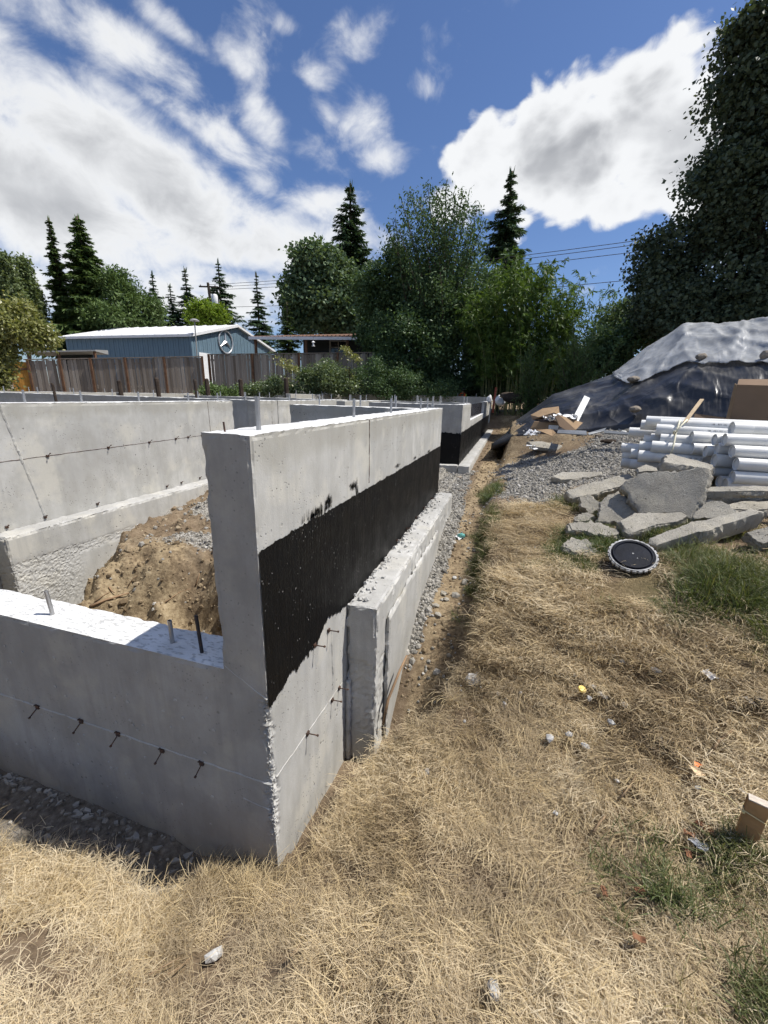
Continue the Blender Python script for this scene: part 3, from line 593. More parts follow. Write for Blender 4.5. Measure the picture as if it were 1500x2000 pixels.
# inner wall on the left
wl = thing('foundation_wall', 'long pale inner wall on the left with a line of form ties across its face', 'wall', (0, 0, 0))
XI = -3.295
conc_box((XI-.2, .21, 0), (XI, 4.36, ZT), .035, 'concrete_body', M_conc, wl, amp=.010, seed=41)
for y, z in ((1.27+.28, 1.594), (2.18, 1.604), (2.72, 1.607), (3.14, 1.611), (3.36, 1.613), (3.62, 1.615), (1.02, 1.59)): form_tie(wl, (XI, y, z), (1, 0, 0), .045, .03)
for y in (1.42, 1.95, 2.9, 3.15, 3.5, 1.1, 4.0): form_tie(wl, (XI, y, 1.03), (1, 0, 0), .03, .02)
seam(wl, (XI, .6, 1.588), (XI, 4.3, 1.62), (1, 0, 0), w=.004, h=.003, mat=M_rust); seam(wl, (XI, 1.25, 2.07), (XI, 1.42, 1.05), (1, 0, 0), w=.014, h=.008); seam(wl, (XI, 3.80, 2.07), (XI, 3.81, 1.66), (1, 0, 0), w=.004, h=.003, mat=M_rust)
for y in (1.52, 2.05, 2.75, 3.55, 4.15): bolt(wl, XI-.1, y, ZT, .11, .010)
lf = thing('wall_footing', 'grey footing at the foot of the pale inner wall, its end rough with exposed stones', 'footing', (0, 0, 0))
conc_box((XI+.002, .95, -.3), (-3.09, 4.5, ZF), .03, 'concrete_body', M_conc, lf, M_conc_rough, amp=.02, seed=43, rough=lambda V: np.clip(sstep(V[:, 1], 1.62, 1.40)*sstep(V[:, 2], .80, .70)+sstep(np.abs(V[:, 2]-.70-.0*V[:, 1]), .07, .02)*  .8, 0, 1)*.35, frontmat=M_conc_front, fine=(None, (.95, 1.75, .011), (.25, .80, .011)))
# the other walls of the plan
def plain_wall(lo, hi, label, bolts=(), seed=0, cell=.09):
    t = thing('foundation_wall', label, 'wall', (0, 0, 0)); conc_box(lo, hi, cell, 'concrete_body', M_conc, t, amp=.012, seed=seed)
    for x, y in bolts: bolt(t, x, y, hi[2], .13, .011, n=6)
    return t
plain_wall((-1.87, 3.58, 0), (-.201, 3.78, ZT), 'short shaded cross wall butting into the tall wall behind its bolts', [(-1.5, 3.68), (-.95, 3.68), (-.5, 3.68)], 51, .05)
plain_wall((-3.46, 4.95, 0), (-3.255, 5.399, ZT), 'stub of inner wall across the door gap, sunny on its right side', [(-3.36, 5.2)], 52, .05)
plain_wall((-12.6, 5.4, 0), (-3.257, 5.6, ZT), 'long shaded cross wall behind the pale inner wall', [(-11.2+k*1.05, 5.5) for k in range(8)], 53)
plain_wall((-3.45, 5.601, 0), (-3.25, 9.0, ZT), 'sunny inner wall running away behind the door gap', [(-3.35, 6.2), (-3.35, 7.2), (-3.35, 8.2)], 54)
plain_wall((-8.4, 9.0, 0), (-3.0, 9.2, ZT), 'cross wall in the middle of the foundation, seen only as a thin pale top', [(-8+k*.8, 9.1) for k in range(7)], 55, .15)
plain_wall((-2.7, 6.98, 0), (-2.5, 9.6, ZT), 'short sunlit inner wall in the middle beside the second outer stretch', [(-2.6, 7.5), (-2.6, 8.6)], 56, .12)
plain_wall((-2.49, 9.4, 0), (-.201, 9.6, ZT), 'far inner cross wall in shade before the back wall', [(-2.2, 9.5), (-1.5, 9.5), (-.9, 9.5)], 57, .15)
plain_wall((-12.8, 17.2, 0), (-.05, 17.4, ZT+.16), 'back wall of the foundation along the far bank', [(-12.4+k*.78, 17.3) for k in range(16)], 58, .3)
plain_wall((-12.8, 5.601, 0), (-12.6, 17.2, ZT), 'far left outer wall of the foundation', [(-12.7, 6.5+k*1.2) for k in range(9)], 59, .3)
plain_wall((-7.0, 12.4, 0), (-6.8, 17.19, ZT+.1), 'sunlit far inner wall reaching the back wall', [(-6.9, 13+k*1.1) for k in range(4)], 60, .3)
# ------------------------------------------------------------------ vegetation
def pxs(x, y, dist): return float(np.linalg.norm(PD(x+1, y, dist)-PD(x, y, dist)))
def unit(v): return v/(np.linalg.norm(v, axis=-1, keepdims=True)+1e-9)
def leaf_quads(C_, D, L, Wd, fold=.0, N=None):
    """Diamond leaves: base at C_, pointing along D."""
    n = len(C_); N = unit(rng.normal(size=(n, 3))) if N is None else N; S = unit(np.cross(D, N)); L = np.broadcast_to(L, (n,))[:, None]; Wd = np.broadcast_to(Wd, (n,))[:, None]
    mid = C_+D*L*.45; return np.stack([C_, mid+S*Wd*.5, C_+D*L, mid-S*Wd*.5], 1)
def blob_points(blobs, n, shell=.55):
    w = np.array([np.prod(b[1])**(2/3) for b in blobs]); idx = rng.choice(len(blobs), n, p=w/w.sum()); u = unit(rng.normal(size=(n, 3))); r = rng.uniform(shell**2, 1, n)**.5
    Cn = np.array([b[0] for b in blobs])[idx]; R_ = np.array([b[1] for b in blobs])[idx]
    j = .80+.40*fbm(u*2.0+idx[:, None]*3.3, 1.2, 3, 5); return Cn+u*R_*(r*j)[:, None], u
def leaf_cloud(blobs, n_cl, per, size, cl_r, aspect=.6, droop=.25, out_=.5, shell=.5, sz_var=.35):
    P, u = blob_points(blobs, n_cl, shell); P = np.repeat(P, per, 0); u = np.repeat(u, per, 0); n = len(P)
    P = P+rng.normal(size=(n, 3))*cl_r*np.array([1, 1, .75])
    D = unit(rng.normal(size=(n, 3))+u*out_+np.array([0, 0, -droop])); L = size*(1-sz_var+2*sz_var*rng.random(n))
    # leaf blades lie more or less flat to the light
    N = unit(rng.normal(size=(n, 3))*.8+np.array([0, 0, .9])); return leaf_quads(P, D, L, L*aspect, N=N)
def crown_obj(Q, mat, parent, name='crown'):
    Q = np.concatenate(Q) if isinstance(Q, list) else Q; n = len(Q)
    o = mesh_obj(name, Q.reshape(-1, 3), np.arange(n*4).reshape(n, 4), mat, parent); return o
def pxblobs(L, dist, depth=1.0):
    out = []
    for b in L:
        x, y, rx, ry = b[:4]; dd = b[4] if len(b) > 4 else 0; s = pxs(x, y, dist+dd); out.append((PD(x, y, dist+dd), np.array([rx*s, rx*s*depth, ry*s])))
    return out
def trunk_obj(parent, a, b, r0, r1, limbs=(), mat=None, wob=.03):
    mb = MB(); t = np.linspace(0, 1, 8)[:, None]; a = np.array(a); b = np.array(b); P = a+(b-a)*t+(fbm(np.concatenate([t*3, t*0, t*0+a[0]], 1), 1, 2, 3)[:, None]-.5)*np.array([wob, wob, 0])*np.linalg.norm(b-a)
    mb.tube(P, r0+(r1-r0)*t[:, 0], 7)
    for e, f, r in limbs:
        p = P[0]+(P[-1]-P[0])*e; q = np.array(f); t2 = np.linspace(0, 1, 5)[:, None]; mb.tube(p+(q-p)*t2+np.array([0, 0, .12])*np.linalg.norm(q-p)*(t2*(1-t2))*2, r*(1-.7*t2[:, 0]), 5)
    return mb.build('trunk', mat or M_bark, parent, smooth=True)
def lumpy(B, k):
    out = []
    for c, r in B:
        out.append((c, r*.80))
        u = unit(rng.normal(size=(k, 3))); sc = rng.uniform(.28, .50, k)
        for a in range(k): out.append((c+u[a]*r*rng.uniform(.60, .90), np.maximum(r.mean()*sc[a]*np.array([1, 1, .8]), .12)))
    return out
def broadleaf(name, label, cat, blobs_px, dist, kind, n_cl, per, size, cl_r, base_px=None, tr=.15, group=None, trunk=True, depth=1.0, lump=7, leafk=.6, **kw):
    n_cl = int(n_cl*1.5); per = int(per*1.45); size = size*leafk; cl_r = cl_r*.85
    B = lumpy(pxblobs(blobs_px, dist, depth), lump); bx = base_px or float(np.mean([b[0] for b in blobs_px])); c = PD(bx, 770, dist); gz = float(ground_z(c[0], c[1])); base = np.array([c[0], c[1], gz-.1])
    t = thing(name, label, cat, base, group=group)
    crown_obj(leaf_cloud(B, n_cl, per, size, cl_r, **kw), M_leaf[kind], t)
    if trunk:
        ctr = np.mean([b[0] for b in B], 0); top = ctr+np.array([0, 0, .3]); limbs = [(rng.uniform(.45, .9), b[0]+np.array([0, 0, b[1][2]*.3]), tr*.45) for b in B[::lump+1][:9]]
        trunk_obj(t, base, top, tr, tr*.45, limbs)
    fix_local(t); return t
def conifer(label, px, ytop, rpx, dist, kind='conifer', whorls=26, droop=.28, dens=1.0, ybot=760, seed=0, group=None, lean=0.0, name='fir_tree', pw=.9, yw=600):
    top = PD(px, ytop, dist); gz = float(ground_z(top[0], top[1])); base = np.array([top[0]-lean, top[1], min(gz-.1, top[2]-2)]); H = top[2]-base[2]; r = rpx*pxs(px, ytop, dist)/max(.05, (top[2]-PD(px, yw, dist)[2])/H)**pw
    rs = np.random.default_rng(seed+100); t = thing(name, label, 'tree', base, group=group); Q = []; z0 = max(.04, (PD(px, ybot, dist)[2]-base[2])/H)
    br = MB()
    for k in range(whorls):
        f = z0+(1-z0)*(k+rs.uniform(-.3, .3))/whorls; f = min(max(f, .02), .985); ax = base+(top-base)*f; rad = r*max(.05, (1-f))**pw*rs.uniform(.72, 1.15)
        for b in range(int(7 if f < .8 else 5)):
            a = rs.uniform(0, 2*math.pi); L = rad*rs.uniform(.45, 1.2); d = np.array([math.cos(a), math.sin(a), 0]); m_ = max(4, int(9*dens*min(1.3, L/(.30*r)+.35)))
            s = np.linspace(.12, 1, m_); P = ax+d*(L*s)[:, None]+np.array([0, 0, 1.0])*(.10*L*s-droop*L*s**1.2+droop*.55*L*np.clip(s-.6, 0, 1)**1.5*1.6)[:, None]
            if k % 2 == 0: br.tube(np.array([P[0]*0+ax, P[len(P)//2], P[-1]]), [.012*H/8, .008*H/8, .003], 3, False)
            sd = np.cross(d, [0, 0, 1.0]); ln = (.30*L*(1.15-s*.7)+.012*H)[:, None]
            for sg in (1, -1, 0, .5, -.5):
                D = unit(d*.75+sd*sg*.9+np.array([0, 0, -.30 if sg else -.75])+rs.normal(size=(m_, 3))*.18); Nn = unit(np.array([0, 0, 1.0])+rs.normal(size=(m_, 3))*.35)
                S = unit(np.cross(D, Nn)); W_ = ln*.30; mid = P+D*ln*.5; Q.append(np.stack([P, mid+S*W_*.5, P+D*ln, mid-S*W_*.5], 1))
    tp = np.stack([leaf_quads(np.repeat(top[None]-np.array([0, 0, .05*H]), 4, 0), unit(rs.normal(size=(4, 3))*.15+np.array([0, 0, 1.0])), .07*H, .012*H)])[0]; Q.append(tp)
    crown_obj(Q, M_leaf[kind], t); trunk_obj(t, base, top, .018*H, .004*H, wob=.004); br.build('branch_frame', M_bark, t, kind='stuff'); fix_local(t); return t

# --- far left
broadleaf('laurel_shrub', 'sunlit yellow-green bush with pale leaves at the left end of the fence', 'shrub',
    [(5, 640, 50, 58), (42, 650, 40, 40), (-2, 722, 30, 36), (76, 652, 24, 24), (-50, 660, 60, 70), (92, 664, 12, 14), (28, 608, 26, 26), (-8, 742, 24, 26), (8, 690, 26, 24)], 19, 'laurel', 560, 22, .20, .17, trunk=False, aspect=.5)
for k, (x0, x1, yt, w, lab) in enumerate(((6, 50, 497, 15, 'tallest leaning poplar behind the laurel bush'), (-30, 14, 512, 16, 'leaning poplar cut off by the left edge behind the laurel bush'), (44, 78, 503, 14, 'slim leaning poplar just left of the twin cedars'))):
    bl = [(x0+(x1-x0)*s, yt+12+(620-yt)*s, w*(.25+.5*math.sin(min(1, s*1.6)*1.6)), 13) for s in np.linspace(0, 1, 9)]
    broadleaf('poplar_tree', lab, 'tree', bl, 46+k, 'poplar', 360, 14, .42, .28, tr=.14, aspect=.5, group='leaning poplars at the far left', droop=.2, lump=3)
conifer('tall twin-peaked cedar, the narrower left peak', 94, 426, 27, 48, 'cedar', seed=21, whorls=64, yw=570, ybot=670, droop=.42, dens=1.3, name='cedar_tree', pw=.8)
conifer('tall twin-peaked cedar, the broader right peak', 150, 422, 62, 47, 'cedar', seed=22, whorls=72, yw=560, ybot=670, droop=.42, dens=1.7, name='cedar_tree', pw=.8)
broadleaf('cedar_shrub', 'broad dark green cedar behind the blue shed roof', 'tree', [(235, 575, 42, 38), (268, 602, 44, 40), (205, 625, 40, 36), (240, 630, 65, 36), (230, 545, 28, 20), (300, 622, 30, 22)], 45, 'cedar', 620, 18, .55, .35, tr=.2, aspect=.32, droop=.1, out_=.9)
conifer('small dark fir left of three behind the shed', 296, 532, 22, 50, seed=3, yw=600, whorls=26, ybot=660)
conifer('short fir half hidden between two taller firs behind the shed', 331, 556, 20, 52, seed=4, yw=610, whorls=24, ybot=660)
conifer('middle fir behind the white shed roof, left of the pole', 360, 524, 26, 51, seed=5, yw=610, whorls=28, ybot=660)
conifer('tall slim fir directly behind the utility pole', 425, 508, 40, 48, seed=6, yw=615, whorls=28, ybot=680)
conifer('lone slim fir between shed and big maple', 500, 533, 27, 46, seed=7, yw=640, whorls=28, ybot=690)
broadleaf('lime_tree', 'bright lime green tree by the utility pole above the shed roof', 'tree', [(400, 612, 28, 26), (425, 618, 18, 20), (385, 622, 18, 14)], 44, 'lime', 160, 20, .42, .32, tr=.1)
# --- big-leaf maple with the fir behind
conifer('tall dark fir rising behind the round maple', 684, 358, 50, 44, yw=500, seed=8, whorls=46, ybot=640, dens=1.2)
broadleaf('maple_tree', 'large round grey-green maple behind the brown roofed shed', 'tree', [(620, 545, 62, 52), (580, 580, 38, 42), (665, 560, 48, 50), (640, 600, 66, 42), (590, 625, 42, 28), (690, 610, 40, 36), (610, 505, 32, 24), (685, 640, 30, 22), (660, 525, 30, 22)], 33, 'bigleaf', 780, 22, .42, .36, tr=.25, aspect=.8)
conifer('small pale green conifer in front of the round maple', 560, 590, 28, 31, 'feather', seed=9, yw=660, whorls=22, ybot=690, name='young_conifer')
# --- the dark belt right of the fence
broadleaf('dark_tree', 'dark leafy tree leaning over the right end of the fence', 'tree', [(745, 560, 45, 60), (735, 620, 40, 50), (770, 640, 50, 60), (720, 560, 26, 34), (775, 520, 28, 36), (730, 660, 30, 32), (790, 590, 40, 60)], 22.5, 'dark', 640, 22, .24, .24, tr=.14)
# upright many-stemmed tree
def shoots(name, label, dist, base_px, tips, kind, leaf, per_m, cl, tr=.05, name_tr='trunk'):
    c = PD(base_px, 770, dist); gz = float(ground_z(c[0], c[1])); base = np.array([c[0], c[1], gz-.1]); t = thing(name, label, 'tree', base); mb = MB(); Q = []
    for (x, y) in tips:
        dd = rng.uniform(-1.6, 1.6); e = PD(x, y, dist+dd); s = np.linspace(0, 1, 9)[:, None]; side = np.array([e[0]-base[0], e[1]-base[1], 0]); P = base+np.array([0, 0, 1.0])*(e[2]-base[2])*s+side*(s**1.5)*.85+side*.15*s+rng.normal(size=3)*np.array([.5, .5, 0])*s*(1-s)*2
        mb.tube(P, tr*(1-.85*s[:, 0])+.006, 5, False); n = int(per_m*(e[2]-base[2])); f = rng.uniform(.34, 1.0, n); B = np.stack([np.interp(f, s[:, 0], P[:, k]) for k in range(3)], 1); spread = cl*(1.15-f)[:, None]*2.0+.10
        B = B+rng.normal(size=(n, 3))*spread*np.array([1, 1, .6]); D = unit(rng.normal(size=(n, 3))*.8+np.array([0, 0, -.2])); L = leaf*rng.uniform(.6, 1.3, n); Q.append(leaf_quads(B, D, L, L*.42))
    crown_obj(Q, M_leaf[kind], t); mb.build(name_tr, M_bark, t, smooth=True); fix_local(t); return t
tips = [(772, 425), (785, 395), (800, 372), (818, 385), (835, 358), (852, 372), (872, 352), (890, 378), (905, 372), (915, 395), (932, 405), (945, 430), (780, 450), (765, 470), (825, 400), (862, 395), (900, 410), (925, 440), (940, 470), (795, 430), (845, 420), (880, 430), (810, 460), (870, 470), (910, 480), (775, 500), (835, 480), (895, 520), (930, 520), (800, 520), (860, 530), (755, 440), (950, 500)]
shoots('upright_tree', 'tall upright feathery tree with many stems in the middle of the dark belt', 21.5, 850, tips, 'cherry', .155, 100, .25, .05)
conifer('sparse pointed fir right of the upright tree, against the white cloud', 1000, 334, 50, 36, yw=490, seed=12, whorls=34, ybot=560, droop=.34, dens=1.1)
for lab, bl, d_, kd in (('dark bush under the upright tree, next to the fence end', [(790, 650, 55, 60), (760, 715, 50, 45), (820, 700, 55, 60)], 20.6, 'dark'), ('dark bush in the middle of the shady belt', [(870, 620, 60, 60), (900, 680, 60, 60), (860, 715, 55, 45)], 21.0, 'cherry'), ('dark leafy bush left of the bamboo', [(935, 600, 45, 60), (950, 680, 50, 60), (940, 735, 60, 30)], 21.2, 'dark'), ('low dark undergrowth left of the trench end', [(840, 760, 60, 30), (900, 765, 60, 28), (780, 765, 50, 26)], 21.8, 'dark'), ('low dark undergrowth behind the trench end', [(960, 750, 45, 40), (1000, 755, 45, 36), (960, 715, 50, 40)], 21.6, 'dark'), ('low dark undergrowth under the right side of the bamboo', [(1060, 745, 50, 42), (1110, 735, 55, 50), (1150, 720, 45, 50), (1080, 700, 50, 40)], 21.8, 'dark'), ('dark tree behind the upright tree, filling the belt', [(850, 560, 80, 60), (930, 560, 50, 70), (790, 570, 60, 60), (870, 620, 110, 60)], 25, 'dark')):
    broadleaf('dark_bush', lab, 'shrub', bl, d_, kd, 430, 20, .22, .24, tr=.07)
# --- bamboo
def bamboo(label, dist, base_x, tips, leaf, per, seed, low=.3, culm_r=.018, cat='bamboo'):
    c = PD(base_x, 770, dist); gz = float(ground_z(c[0], c[1])); base = np.array([c[0], c[1], gz-.05]); t = thing('bamboo_clump', label, cat, base); mb = MB(); Q = []; rs = np.random.default_rng(seed)
    for (x, y) in tips:
        e = PD(x, y, dist+rs.uniform(-1.2, 1.2)); b = base+np.array([(e[0]-base[0])*.55+rs.normal()*.25, (e[1]-base[1])*.55+rs.normal()*.3, 0]); s = np.linspace(0, 1, 8)[:, None]; P = b+np.array([0, 0, 1.0])*(e[2]-b[2])*(1.08*s-.08*s**4)+np.array([e[0]-b[0], e[1]-b[1], 0])*s**2.6
        mb.tube(P, culm_r*(1-.8*s[:, 0]), 5, False); n = int(per*(e[2]-b[2])); f = rs.uniform(low, 1.0, n)**.85; B = np.stack([np.interp(f, s[:, 0], P[:, k]) for k in range(3)], 1)+rs.normal(size=(n, 3))*np.array([.24, .24, .16])
        o = unit(rs.normal(size=(n, 3))*np.array([1, 1, .25])); B = np.repeat(B, 6, 0); o = np.repeat(o, 6, 0); D = unit(o*.65+rs.normal(size=(len(B), 3))*.45+np.array([0, 0, -.62])); L = leaf*rs.uniform(.6, 1.25, len(B)); Q.append(leaf_quads(B, D, L, L*.17))
    crown_obj(Q, M_leaf['bamboo'], t, 'foliage'); mb.build('culms', M_culm, t, kind='stuff'); fix_local(t); return t
rs_ = np.random.default_rng(5)
tipsB = [(x, 500+((x-1010)/130)**2*70+rs_.uniform(0, 70)+(25 if x < 930 else 0)) for x in rs_.uniform(905, 1140, 40)]+[(rs_.uniform(900, 1150), rs_.uniform(570, 690)) for _ in range(34)]+[(1002, 490), (1015, 496), (1090, 512), (1075, 508), (985, 505), (1130, 545), (1148, 570)]
bamboo('large green bamboo thicket with bright drooping tops', 19.8, 1020, tipsB, .25, 17, 1, low=.30)
tipsC = [(1192, 556), (1180, 575), (1165, 590), (1205, 590), (1215, 600), (1150, 600), (1185, 610), (1225, 605), (1160, 630), (1210, 630)]
bamboo('thin pale bamboo sprigs between thicket and big maple', 21.5, 1185, tipsC, .24, 12, 2, low=.35, culm_r=.012)
def featherbush(label, dist, base_x, tips, seed, leaf=.16, per=60):
    c = PD(base_x, 785, dist); gz = float(ground_z(c[0], c[1])); base = np.array([c[0], c[1], gz-.05]); t = thing('feathery_shrub', label, 'shrub', base); rs = np.random.default_rng(seed); mb = MB(); Q = []
    for x, y in tips:
        e = PD(x, y, dist+rs.uniform(-.6, .6)); s = np.linspace(0, 1, 6)[:, None]; P = base+(e-base)*s+np.array([0, 0, .25])*(s*(1-s)); mb.tube(P, .012*(1-.8*s[:, 0]), 4, False); n = int(per*np.linalg.norm(e-base)); f = rs.uniform(.12, 1, n); B = np.stack([np.interp(f, s[:, 0], P[:, k]) for k in range(3)], 1)+rs.normal(size=(n, 3))*(.09*(1.2-f))[:, None]
        D = unit((e-base)/np.linalg.norm(e-base)*.9+rs.normal(size=(n, 3))*.6); L = leaf*rs.uniform(.5, 1.2, n); Q.append(leaf_quads(B, D, L, L*.22))
    crown_obj(Q, M_leaf['feather'], t, 'foliage'); mb.build('stems', M_bark, t, kind='stuff'); fix_local(t)
featherbush('small upright feathery shrub below the bamboo, at the trench end', 15.2, 1040, [(1040+rs_.normal()*22, 690+abs(rs_.normal())*45) for _ in range(34)]+[(1036, 672), (1046, 680)], 3)
featherbush('wide feathery shrub beside the black tarp', 14.6, 1130, [(1130+rs_.normal()*30, 655+abs(rs_.normal())*55) for _ in range(46)]+[(1120, 632), (1145, 640), (1160, 650)], 4)
broadleaf('dark_bush', 'low dark bush behind the covered mound', 'shrub', [(1215, 660, 50, 38), (1260, 640, 50, 36), (1190, 700, 40, 40), (1310, 625, 50, 30), (1160, 690, 40, 50)], 18.5, 'dark', 330, 20, .20, .22, tr=.05)
broadleaf('dark_bush', 'bush with thin twigs at the foot of the big maple', 'shrub', [(1235, 605, 36, 30), (1200, 630, 34, 26), (1275, 600, 40, 30)], 20, 'bigleaf', 160, 18, .20, .22, tr=.05)
# --- giant backlit maple
broadleaf('maple_tree', 'huge dark backlit maple filling the right edge of the photo', 'tree',
    [(1430, 560, 170, 85), (1455, 475, 60, 55), (1340, 470, 85, 80), (1300, 545, 70, 70), (1290, 610, 60, 35), (1400, 400, 90, 85), (1450, 300, 80, 90), (1420, 200, 58, 62), (1455, 120, 62, 60), (1490, 50, 55, 55), (1520, 180, 110, 120), (1560, 330, 130, 150), (1600, 500, 150, 140), (1650, 260, 160, 200), (1560, 40, 90, 80), (1385, 330, 48, 40), (1720, 450, 160, 200), (1380, 620, 120, 40), (1500, 620, 150, 40)], 17.5, 'maple', 2300, 26, .19, .24, base_px=1560, tr=.34, aspect=.85, shell=.6, lump=12)
# --- brambles and weeds before the fence
broadleaf('bramble_bush', 'pale leafy bramble mound against the grey fence', 'shrub', [(645, 742, 46, 24), (605, 750, 34, 22), (680, 746, 36, 22), (640, 722, 24, 14), (594, 732, 14, 10), (566, 760, 16, 12)], 18.6, 'bramble', 330, 20, .15, .17, trunk=False)
broadleaf('bramble_bush', 'darker bramble patch at the shady end of the fence', 'shrub', [(720, 745, 42, 30), (760, 750, 42, 30), (735, 720, 26, 20), (800, 755, 40, 30), (860, 765, 50, 20)], 18.9, 'dark', 320, 20, .14, .16, trunk=False)
broadleaf('bramble_bush', 'low leafy weeds left of the bramble mound', 'shrub', [(515, 758, 34, 11), (480, 763, 28, 8), (540, 752, 20, 12)], 18.8, 'bramble', 150, 18, .14, .14, trunk=False)
broadleaf('bramble_bush', 'flat green creeper patch behind the old posts', 'shrub', [(425, 762, 30, 7), (400, 766, 22, 6), (455, 767, 22, 6)], 18.6, 'cedar', 120, 18, .12, .12, trunk=False, aspect=.6)
for lab, tp in (('bramble shoot arching above the fence top, left one', [(560, 712), (548, 706), (572, 720)]), ('bramble shoot arching above the fence top, right one', [(683, 690), (676, 684), (690, 700)])):
    x = tp[0][0]; broadleaf('bramble_shoot', lab, 'plant', [(a, b, 10, 6) for a, b in tp]+[(x, 735, 8, 18)], 18.3, 'laurel', 34, 9, .13, .08, trunk=True, tr=.02)
# ------------------------------------------------------------------ fence, shed, house, pole
def fence_fn(g):
    p = g.pos(); r = g.objrand(); st = g.noise(g.map(p, (14, 14, .8)), 1.5, 4, .6)
    c = g.ramp(g.math('MULTIPLY_ADD', r, .55, g.math('MULTIPLY', st, .5)), [(.2, (.14, .115, .09)), (.5, (.235, .20, .165)), (.8, (.34, .30, .255))])
    return g.bsdf(c, .9, g.bump(st, .4, .01), spec=.15)
M_fence = material('weathered_boards', fence_fn)
M_post = material('stained_post', flat((.135, .075, .045), .85, .15, .3, 6))
M_oldpost = material('old_dark_post', flat((.055, .042, .033), .9, .1, .4, 5, .5))
M_gate = material('yellow_planks', flat((.42, .21, .045), .8, .2, .25, 4))
M_blue = material('blue_siding', flat((.125, .19, .24), .5, .35, .06, 1.5, .05))
M_white = material('white_metal', flat((.72, .72, .72), .45, .4, .06, 2, .05))
M_darkwood = material('dark_wall', flat((.035, .042, .045), .8, .2, .2, 3))
M_brownroof = material('brown_metal_roof', flat((.15, .085, .058), .7, .2, .25, 2, .1))
M_glass = material('window_glass', lambda g: g.bsdf((.02, .025, .03), .08, spec=.6))
M_silver = material('silver_emblem', flat((.55, .56, .57), .35, .5, .08, 3, .05, metal=.6))
M_grey = material('grey_paint', flat((.30, .30, .29), .6, .3))
def board_mesh(name, h, w, th, seed, dog=False):
    rs = np.random.default_rng(seed); mb = MB(); e = rs.uniform(-.02, .02)
    mb.add([[-w/2, -th/2, 0], [w/2, -th/2, 0], [w/2, th/2, 0], [-w/2, th/2, 0], [-w/2, -th/2, h+e], [w/2, -th/2, h-e], [w/2, th/2, h-e], [-w/2, th/2, h+e]], [(0, 3, 2, 1), (4, 5, 6, 7), (0, 1, 5, 4), (1, 2, 6, 5), (2, 3, 7, 6), (3, 0, 4, 7)])
    me = bpy.data.meshes.new(name); me.from_pydata(np.concatenate(mb.v).tolist(), [], mb.f); me.materials.append(M_fence); return me
BOARDS = [board_mesh('fence_board', 1.0, .138, .02, k) for k in range(4)]
def fence(label, A, B, posts_px, h=1.75, post_mat=None):
    """A, B: tops of the two ends."""
    A = np.array(A); B = np.array(B); L = math.hypot(*(B-A)[:2]); d = (B-A)/L; ang = math.atan2(d[1], d[0]); t = thing('board_fence', label, 'fence', (A[0], A[1], A[2]-h), ang); n = int(L/.146); slope = (B[2]-A[2])/L
    for k in range(n):
        x = .073+k*.146; share(random.choice(BOARDS), 'fence_board', t, (x, random.uniform(-.006, .006), slope*x+.04), (0, random.gauss(0, .008), 0), (random.uniform(.95, 1.0), 1, h-.05+random.uniform(-.03, .02)))
    rm = MB().box((L/2, .04, .35), (L, .04, .09)).box((L/2, .04, h-.25), (L, .04, .09))
    rail = rm.build('rail', M_fence, t); rail.rotation_euler = (0, -math.atan(slope), 0)
    cap = MB().box((L/2, -.01, h+.015), (L, .10, .04)).build('cap_rail', M_fence, t); cap.rotation_euler = (0, -math.atan(slope), 0)
    inv = rotz(-ang)
    for px in posts_px:                                            # where the sight line meets the fence line
        D = ray(px, 720); M2 = np.array([[D[0], -d[0]], [D[1], -d[1]]]); q = np.linalg.solve(M2, A[:2]-CAM[:2]); x = q[1]
        share(POST_ME, 'fence_post', t, (x, -.065, slope*x), (0, 0, 0), (1, 1, (h+.03)))
    return t
pm = MB().box((0, 0, .5), (.095, .085, 1.0)); POST_ME = bpy.data.meshes.new('fence_post'); POST_ME.from_pydata(np.concatenate(pm.v).tolist(), [], pm.f); POST_ME.materials.append(M_post)
FA0, FA1, FB0, FB1 = PD(52, 703, 26), PD(398, 697, 23.5), PD(411, 693, 23.6), PD(830, 688, 20.6)
fence('weathered board fence in front of the blue shed, with reddish posts', FA0, FA1, [58, 120, 180, 247, 323, 397])
fence('weathered board fence section running right into the dark trees', FB0, FB1, [411, 495, 585, 660, 740])
gt = thing('plank_gate', 'yellow-brown plank gate beside the left end of the fence', 'gate', (0, 0, 0))
ga, gb = PD(16, 704, 26.2), PD(51, 705, 26.0); gd = unit(gb-ga); gl = float(np.linalg.norm((gb-ga)[:2])); gang = math.atan2(gd[1], gd[0]); GR = rotz(gang)
for k in range(8):
    w = gl/8; MB().box(ga+gd*(w*(k+.5))+np.array([0, 0, -.95]), (w*.93, .022, 1.8), GR).build('gate_plank', M_gate, gt)
nrm_ = GR @ np.array([0, -1.0, 0])
for zz in (-.35, -1.5): MB().box((ga+gb)/2+nrm_*.03+np.array([0, 0, zz]), (gl, .03, .10), GR).build('gate_brace', M_post, gt)
